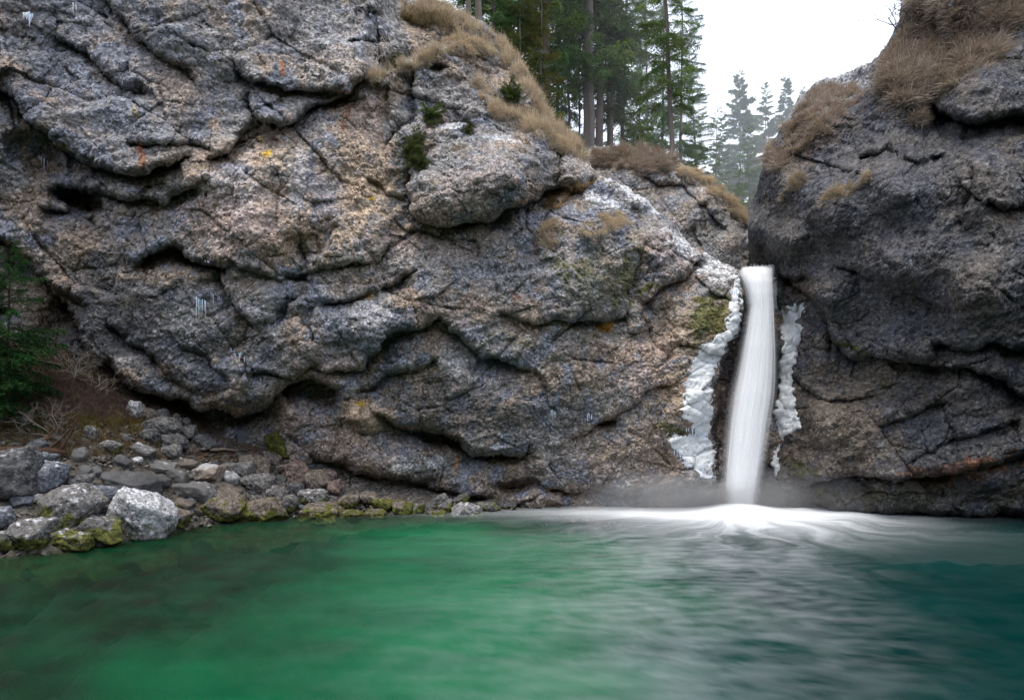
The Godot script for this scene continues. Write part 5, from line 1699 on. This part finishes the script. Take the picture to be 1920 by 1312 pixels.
func cliff_plants() -> void:
	var S := Color(0.70, 0.61, 0.48)
	var Bn := Color(0.36, 0.305, 0.265)
	grass(left_face, [[745, 2], [800, 2], [850, 24], [905, 48], [950, 86], [985, 134], [1005, 172], [1035, 222], [1022, 228], [985, 176], [958, 136], [925, 105], [880, 95], [850, 76], [800, 52], [748, 30]], 1900, 0.24, "long band of straw-coloured grass along the upper ridge crest", S, 0.4)
	grass(left_face, [[836, 64], [890, 76], [905, 92], [880, 104], [846, 100], [830, 84]], 380, 0.26, "grass tuft hanging below the ridge crest above a dark hollow", S * 0.8, 0.2)
	grass(left_face, [[690, 140], [720, 128], [760, 114], [800, 98], [830, 80], [850, 94], [820, 110], [790, 128], [750, 136], [700, 152]], 620, 0.24, "sloping line of dry grass on the ledge left of the ridge", S * 0.9, 0.35)
	grass(left_face, [[750, 10], [840, 40], [845, 62], [800, 54], [750, 34]], 500, 0.22, "greenish dry grass mat at the top of the picture", Color(0.24, 0.19, 0.085), 0.15)
	grass(left_face, [[878, 158], [905, 152], [932, 186], [932, 202], [905, 188]], 260, 0.22, "small frosted grass tuft above the wide straw band", S, 0.5)
	grass(left_face, [[918, 200], [960, 200], [1000, 217], [1040, 233], [1070, 262], [1100, 300], [1060, 290], [1020, 268], [980, 246], [940, 228], [920, 218]], 1500, 0.27, "wide straw-coloured grass band draped over the rounded buttress", S * 1.05, 0.4)
	grass(left_face, [[1030, 358], [1060, 347], [1110, 340], [1106, 352], [1070, 366], [1055, 386], [1030, 396], [1020, 382]], 420, 0.20, "golden grass tuft in the notch below the buttress", Color(0.50, 0.34, 0.16), 0.2)
	grass(left_face, [[1015, 432], [1050, 406], [1060, 420], [1050, 448], [1040, 468], [1015, 470]], 260, 0.19, "hanging grass tuft left of the frosted shoulder", S * 0.9, 0.3)
	grass(left_face, [[1085, 425], [1120, 405], [1160, 400], [1180, 425], [1130, 440], [1090, 445]], 420, 0.19, "grass tuft on the face of the frosted shoulder", S * 0.95, 0.4)
	grass(left_face, [[1115, 611], [1137, 608], [1140, 622], [1110, 626]], 170, 0.20, "small orange grass tuft alone on the bare cliff", Color(0.60, 0.36, 0.10), 0.0)
	grass(left_face, [[845, 278], [880, 270], [900, 292], [860, 305]], 90, 0.12, "thin pale grass on the face of the rounded buttress", S * 0.8, 0.5)
	grass(back_face, [[1112, 284], [1160, 282], [1200, 278], [1240, 287], [1265, 304], [1250, 325], [1200, 322], [1150, 314], [1115, 312]], 1700, 0.28, "shaggy brown grass capping the rock behind", Bn * 1.25, 0.3)
	grass(back_face, [[1265, 306], [1310, 328], [1350, 353], [1385, 388], [1406, 420], [1388, 418], [1350, 380], [1310, 352], [1270, 330]], 1200, 0.27, "pale grass running down the edge of the rock behind", S * 0.95, 0.4)
	grass(right_face, [[1696, 0], [1696, 52], [1664, 112], [1650, 168], [1660, 188], [1696, 204], [1733, 188], [1763, 181], [1817, 151], [1864, 127], [1884, 84], [1920, 34], [1970, 0]], 3200, 0.32, "broad brown grass curtain at the top of the right cliff", Bn, 0.2)
	grass(right_face, [[1683, 205], [1712, 222], [1733, 214], [1730, 232], [1700, 232]], 200, 0.24, "small brown tuft hanging under the grass curtain", Bn * 1.1, 0.2)
	grass(right_face, [[1530, 166], [1495, 212], [1468, 240], [1438, 290], [1433, 312], [1461, 322], [1481, 302], [1508, 288], [1528, 262], [1565, 248], [1580, 215], [1620, 180], [1600, 160]], 1100, 0.24, "brown grass on the left shoulder of the right cliff", Bn * 1.25, 0.3)
	grass(right_face, [[1466, 383], [1468, 362], [1481, 339], [1500, 331], [1500, 347], [1478, 362]], 200, 0.20, "narrow grass tuft on the edge of the right cliff", S * 0.75, 0.2)
	grass(right_face, [[1534, 400], [1545, 374], [1565, 361], [1599, 351], [1639, 328], [1636, 339], [1599, 357], [1585, 375], [1555, 388]], 320, 0.21, "oblique grass tuft alone on the face of the right cliff", S * 0.75, 0.3)
	crack_shrub(left_face, 772, 282, 0.50, 601, "dark green shrub hanging in the crack left of the buttress", Color(0.11, 0.135, 0.045))
	crack_shrub(left_face, 785, 312, 0.34, 604, "lower half of the hanging shrub beside the buttress", Color(0.10, 0.12, 0.045))
	crack_shrub(left_face, 803, 222, 0.36, 602, "small light green shrub on top of the buttress", Color(0.14, 0.19, 0.06))
	crack_shrub(left_face, 965, 180, 0.42, 603, "green shrub on the dark face under the ridge grass", Color(0.11, 0.15, 0.05))
	crack_shrub(left_face, 735, 112, 0.28, 605, "small green shrub on the ledge left of the ridge", Color(0.12, 0.14, 0.045))
	crack_shrub(left_face, 876, 246, 0.20, 606, "tiny green shrub right of the buttress top", Color(0.12, 0.13, 0.045))
	bare_bush(left_face.probe(520, 262)[0], 0.7, 21, "twiggy brown bush hanging from the crack in mid cliff", "bare_bush", 6, Color(0.12, 0.09, 0.07), Vector3(-0.4, -0.9, 0.8))
	bare_bush(left_face.probe(232, 495)[0], 0.7, 22, "bare grey stems on the ledge left of the black crevice", "bare_bush", 6, Color(0.20, 0.175, 0.15), Vector3(0.2, 0.2, 0.8))
	bare_bush(left_face.probe(250, 590)[0], 0.8, 23, "grey twiggy bush clinging to the dark overhang", "bare_bush", 7, Color(0.17, 0.155, 0.135), Vector3(0.2, -0.2, 0.9))
	bare_bush(right_face.probe(1694, 70)[0], 1.5, 24, "almost bare small tree leaning out from the right cliff top", "bare_tree", 3, Color(0.10, 0.085, 0.08), Vector3(-0.8, 0.5, 0.2), "")

func forest() -> void:
	var D := Color(0.13, 0.22, 0.088)
	var L := Color(0.185, 0.26, 0.11)
	var list := [
		# bearing, elevation of the base, distance, height, trunk radius, bare share, reach, lean, label, tint, fullness
		[878, 60, 17.6, 17, 0.085, 0.45, 1.6, Vector2(0.1, 0), "pale slender spruce trunk on the ridge crest, left one of a pair", D, 0.6],
		[897, 52, 17.4, 18, 0.10, 0.40, 1.7, Vector2(0.0, 0), "reddish spruce trunk on the ridge crest, right one of a pair", D, 0.6],
		[955, 250, 24.0, 22, 0.13, 0.20, 2.2, Vector2(0.1, 0), "dark spruce standing close behind the ridge crest", L, 1.0],
		[1031, 290, 23.0, 23, 0.20, 0.28, 2.2, Vector2(-0.5, 0), "stout grey spruce trunk left of the thickest one", D, 0.9],
		[1000, 300, 27.0, 24, 0.16, 0.18, 2.4, Vector2(0.2, 0), "full green spruce behind the stout grey trunk", D, 1.0],
		[1103, 295, 24.0, 26, 0.29, 0.26, 2.3, Vector2(0.1, 0), "thickest spruce trunk, standing above the rock behind", D, 1.0],
		[1122, 296, 24.8, 24, 0.20, 0.30, 2.1, Vector2(0.3, 0), "spruce trunk touching the thickest one on its right", D, 0.9],
		[1148, 296, 25.5, 23, 0.12, 0.30, 2.0, Vector2(-0.2, 0), "slender spruce right of the thickest pair of trunks", L, 0.9],
		[1137, 296, 28.0, 24, 0.10, 0.35, 1.8, Vector2(0.2, 0), "thin spruce seen between the thick trunks and the slender one", L, 0.8],
		[1160, 298, 27.0, 20, 0.12, 0.22, 2.2, Vector2(0.6, 0), "bushy bright green spruce at the right of the thick trunks", L, 1.0],
		[1068, 295, 25.0, 21, 0.07, 0.40, 1.5, Vector2(-0.1, 0), "very thin dark spruce pole left of the thickest trunk", D, 0.7],
		[1086, 296, 27.0, 21, 0.07, 0.42, 1.5, Vector2(0.1, 0), "very thin dark pole just left of the thickest trunk", D, 0.6],
		[1046, 296, 30.0, 25, 0.14, 0.16, 2.4, Vector2(0.0, 0), "dark green spruce filling the gap left of the thick trunks", D, 1.0],
		[1194, 300, 36.0, 20, 0.10, 0.40, 1.6, Vector2(0.3, 0), "distant thin spruce in the bright gap", L, 0.6],
		[1222, 302, 32.0, 22, 0.12, 0.34, 1.7, Vector2(-0.5, 0), "thin spruce left of the leaning one", L, 0.7],
		[1262, 308, 19.4, 17, 0.085, 0.12, 1.25, Vector2(-0.65, 0), "slightly leaning open-crowned spruce on the rock behind", L, 0.85],
		[1274, 310, 27.0, 17, 0.10, 0.12, 1.7, Vector2(0.2, 0), "green spruce close behind the leaning one", D, 0.9],
		[1240, 300, 29.0, 19, 0.10, 0.16, 1.8, Vector2(0.2, 0), "spruce half hidden left of the leaning one", L, 0.8],
		[1322, 345, 33.0, -68, 0.12, 0.10, 1.9, Vector2(-0.9, 0), "narrow sparse spruce right of the leaning one", L, 0.8],
		[1392, 420, 44.0, -126, 0.16, 0.12, 2.9, Vector2(-0.2, 0), "pointed pale green spruce in the middle of the far group", L, 1.0],
		[1436, 430, 47.0, -150, 0.16, 0.10, 2.8, Vector2(0.0, 0), "pointed spruce left of the tallest dark one in the far group", L, 1.0],
		[1474, 430, 50.0, -135, 0.17, 0.10, 3.0, Vector2(0.0, 0), "dark pointed spruce at the right end of the far group", D, 1.1],
		[1506, 400, 52.0, -156, 0.14, 0.10, 2.6, Vector2(0.0, 0), "spruce tip just showing over the right cliff", L, 1.0],
		[1352, 400, 40.0, -200, 0.10, 0.12, 1.6, Vector2(0.1, 0), "shorter thin spruce between the narrow one and the far group", L, 0.8],
		[1338, 380, 31.0, -185, 0.08, 0.10, 1.3, Vector2(0.2, 0), "thin dead-topped spruce between the narrow one and the grassy rock", L, 0.6],
		[1410, 420, 33.0, -215, 0.09, 0.10, 1.5, Vector2(-0.2, 0), "green spruce beside the right cliff edge", L, 0.9],
		[1376, 420, 26.0, -300, 0.06, 0.10, 1.0, Vector2(0.3, 0), "small spruce standing just behind the grassy rock edge", L, 0.7],
		[1300, 350, 25.0, -235, 0.06, 0.05, 1.3, Vector2(0.1, 0), "young bushy spruce right of the leaning one", D, 1.0],
		[1190, 300, 22.0, -170, 0.05, 0.05, 1.2, Vector2(0.1, 0), "young spruce on the grassy cap of the rock behind", L, 0.9],
		[1012, 260, 20.0, 6.5, 0.05, 0.10, 1.1, Vector2(0.1, 0), "young olive-green spruce behind the ridge grass", Color(0.17, 0.17, 0.06), 0.8],
		[978, 200, 20.0, 6.0, 0.05, 0.10, 1.2, Vector2(-0.1, 0), "young spruce close behind the ridge crest", Color(0.14, 0.16, 0.06), 0.8],
		[925, 120, 21.0, 10.0, 0.08, 0.10, 1.6, Vector2(0.1, 0), "dense spruce at the top of the picture right of the pair of trunks", D, 1.0]]
	var sd := 700
	for q in list:
		sd += 1
		var p := sight(q[0], q[1], q[2])
		if q[2] > 21.5:   # rooted on the wooded ground behind the rim
			p.y = 9.3 + smoothstep(-1.0, -8.0, p.x) * 3.0
		var tall: float = q[3] if q[3] > 0.0 else sight(q[0], -q[3], q[2]).y - p.y   # a negative height is the elevation reading of the tip
		spruce(p, tall, q[4], q[5], q[6], q[8], q[9], sd, q[7], "spruce_tree" if tall > 8.0 else "young_spruce", q[10] * 0.85, Color(0.34, 0.29, 0.26))

func ice_and_moss() -> void:
	var white := Color(0.91, 0.935, 0.96)
	var a := thing("ice_curtain", Vector3.ZERO, "long white ice crust frozen to the cliff left of the waterfall", "ice", "ice beside the waterfall")
	var a1 := crust(left_face, [[1376, 512], [1386, 517], [1386, 541], [1387, 574], [1388, 608], [1384, 626], [1366, 643], [1356, 662], [1341, 695], [1334, 725], [1335, 763], [1333, 799], [1328, 820], [1300, 818], [1294, 796], [1272, 776], [1280, 750], [1282, 717], [1296, 681], [1310, 650], [1334, 637], [1357, 620], [1364, 606], [1364, 590], [1367, 572], [1370, 550]], 1.6, 0.045, 0.03, "upper_sheet", mats.ice, a, white, 2.2, 3.0)
	var a2 := crust(left_face, [[1300, 812], [1328, 818], [1338, 832], [1338, 868], [1335, 895], [1341, 905], [1322, 898], [1308, 890], [1291, 873], [1268, 852], [1254, 828], [1256, 809], [1275, 814]], 1.6, 0.045, 0.035, "lower_lobe", mats.ice, a, white, 2.2, 3.0)
	var b := thing("ice_curtain", Vector3.ZERO, "jagged white ice crust frozen to the cliff right of the waterfall", "ice", "ice beside the waterfall")
	crust(right_face, [[1448, 542], [1455, 530], [1460, 527], [1458, 557], [1460, 574], [1457, 594], [1450, 592], [1446, 566]], 1.4, 0.07, 0.03, "upper_tongue", mats.ice, b, white, 0.5, 3.0)
	var b1 := crust(right_face, [[1456, 588], [1472, 574], [1483, 572], [1509, 564], [1507, 588], [1497, 608], [1505, 614], [1497, 656], [1486, 700], [1487, 731], [1494, 761], [1500, 777], [1504, 803], [1472, 818], [1463, 838], [1460, 887], [1457, 900], [1448, 873], [1443, 836], [1448, 827], [1446, 799], [1452, 772], [1463, 731], [1463, 681], [1469, 640], [1466, 626], [1458, 604]], 1.5, 0.07, 0.035, "main_sheet", mats.ice, b, white, 1.4, 3.0)
	var sn := thing("frost_cap", Vector3.ZERO, "thin white frost cap on the rounded ledge beside the waterfall lip", "frost")
	crust(left_face, [[1318, 486], [1345, 494], [1372, 504], [1386, 512], [1384, 530], [1368, 535], [1350, 530], [1330, 512]], 1.6, 0.02, 0.03, "frost", mats.ice, sn, Color(0.74, 0.76, 0.79), 1.6, 10.0)
	# fringes of icicles below the crusts and on the cliff
	var row := func(u0: float, u1: float, v0: float, v1: float, n: int, l: float, w: float) -> Array:
		var r := []
		for k in n:
			var t := (k + rng.randf()) / n
			r.append([lerpf(u0, u1, t), lerpf(v0, v1, t) + rng.randfn() * 2.0, l * (0.2 + 0.85 * pow(rng.randf(), 1.6)), w * rng.randf_range(0.5, 1.1)])
		return r
	icicles(left_face, row.call(1284, 1326, 800, 812, 16, 0.30, 0.018), "", a1)
	icicles(left_face, row.call(1262, 1338, 845, 895, 22, 0.28, 0.018), "", a2)
	icicles(left_face, row.call(1366, 1386, 548, 552, 8, 0.24, 0.02), "", a1)
	icicles(right_face, row.call(1444, 1462, 832, 836, 10, 0.8, 0.035), "", b1)
	icicles(left_face, row.call(44, 66, 28, 34, 7, 0.5, 0.028), "icicle cluster in the upper left corner of the cliff")
	icicles(left_face, row.call(138, 148, 14, 16, 3, 0.28, 0.014), "thin icicles right of the upper left cluster")
	icicles(left_face, row.call(78, 92, 296, 304, 4, 0.42, 0.016), "thin icicles in the dark recess at the left")
	icicles(left_face, row.call(384, 398, 490, 494, 3, 0.16, 0.016), "short icicles on the lip of the black crevice")
	icicles(left_face, row.call(368, 390, 560, 566, 7, 0.55, 0.016), "icicles on the wall below the black crevice, left group")
	icicles(left_face, row.call(396, 418, 555, 560, 6, 0.32, 0.013), "icicles on the wall below the black crevice, right group")
	icicles(left_face, row.call(432, 460, 658, 668, 9, 0.48, 0.020), "icicle cluster above the dark cave on the lower left wall")
	icicles(left_face, row.call(880, 940, 712, 714, 12, 0.18, 0.010), "row of tiny icicles under the dark band in the lower middle")
	icicles(left_face, row.call(1030, 1042, 772, 776, 5, 0.26, 0.022), "short white icicles low on the cliff, left of three groups")
	icicles(left_face, row.call(1056, 1064, 766, 768, 3, 0.16, 0.018), "short white icicles low on the cliff, middle of three groups")
	icicles(left_face, row.call(1098, 1112, 776, 780, 5, 0.24, 0.020), "short white icicles low on the cliff, right of three groups")

func _ready() -> void:
	rng.seed = 4711
	# camera: level, lens shifted up
	var cam := Camera3D.new()
	cam.name = "camera"
	add_child(cam)
	cam.position = Vector3(0, EYE, 0)
	cam.set_frustum(2.0 * 656.0 / FOCAL * 0.1, Vector2(0, 124.0 / FOCAL * 0.1), 0.1, 400.0)
	cam.current = true
	# a bright overcast sky
	var env := Environment.new()
	env.background_mode = Environment.BG_SKY
	var sky := Sky.new()
	var sm := ProceduralSkyMaterial.new()
	sm.sky_top_color = Color(0.84, 0.885, 0.965)
	sm.sky_horizon_color = Color(0.985, 0.985, 0.985)
	sm.sky_curve = 0.2
	sm.ground_bottom_color = Color(0.16, 0.17, 0.16)
	sm.ground_horizon_color = Color(0.5, 0.5, 0.5)
	sky.sky_material = sm
	env.sky = sky
	env.background_energy_multiplier = 1.15
	env.tonemap_mode = Environment.TONE_MAPPER_LINEAR
	env.tonemap_exposure = 2.2
	env.sdfgi_enabled = true
	env.ssao_enabled = true
	env.ssil_enabled = true
	env.volumetric_fog_enabled = true
	env.volumetric_fog_density = 0.0
	var we := WorldEnvironment.new()
	we.name = "environment"
	we.environment = env
	add_child(we)
	var sun := DirectionalLight3D.new()
	sun.name = "sun"
	sun.light_energy = 0.45
	sun.light_angular_distance = 25.0
	sun.light_color = Color(1.0, 0.975, 0.94)
	sun.shadow_enabled = true
	add_child(sun)
	sun.look_at_from_position(Vector3(-2, 14, 4), Vector3.ZERO)
	make_materials()
	icospheres()
	mats.tufts = [tuft_mesh(1, 12, 0.34, 0.55, 0.026), tuft_mesh(2, 12, 0.30, 0.70, 0.024), tuft_mesh(3, 12, 0.40, 0.45, 0.028)]
	mats.heath = tuft_mesh(4, 12, 0.5, 0.05, 0.022)
	mats.far_boughs = [bough_mesh(7, 1.7, 0.5, 2.0), bough_mesh(8, 1.7, 0.4, 1.8)]
	mats.boughs = [bough_mesh(1, 1.6, 0.55), bough_mesh(2, 1.4, 0.8), bough_mesh(3, 1.8, 0.4)]
	print("materials ", Time.get_ticks_msec())
	build_left_cliff()
	print("left ", Time.get_ticks_msec())
	build_right_cliff()
	print("right ", Time.get_ticks_msec())
	build_back_rock()
	build_added_slope()
	scree_bank()
	pool()
	foam()
	waterfall()
	print("water ", Time.get_ticks_msec())
	ice_and_moss()
	forest()
	print("forest ", Time.get_ticks_msec())
	stones()
	bank_plants()
	cliff_plants()
	spray()
	forest_haze_glow()
	print("done ", Time.get_ticks_msec())
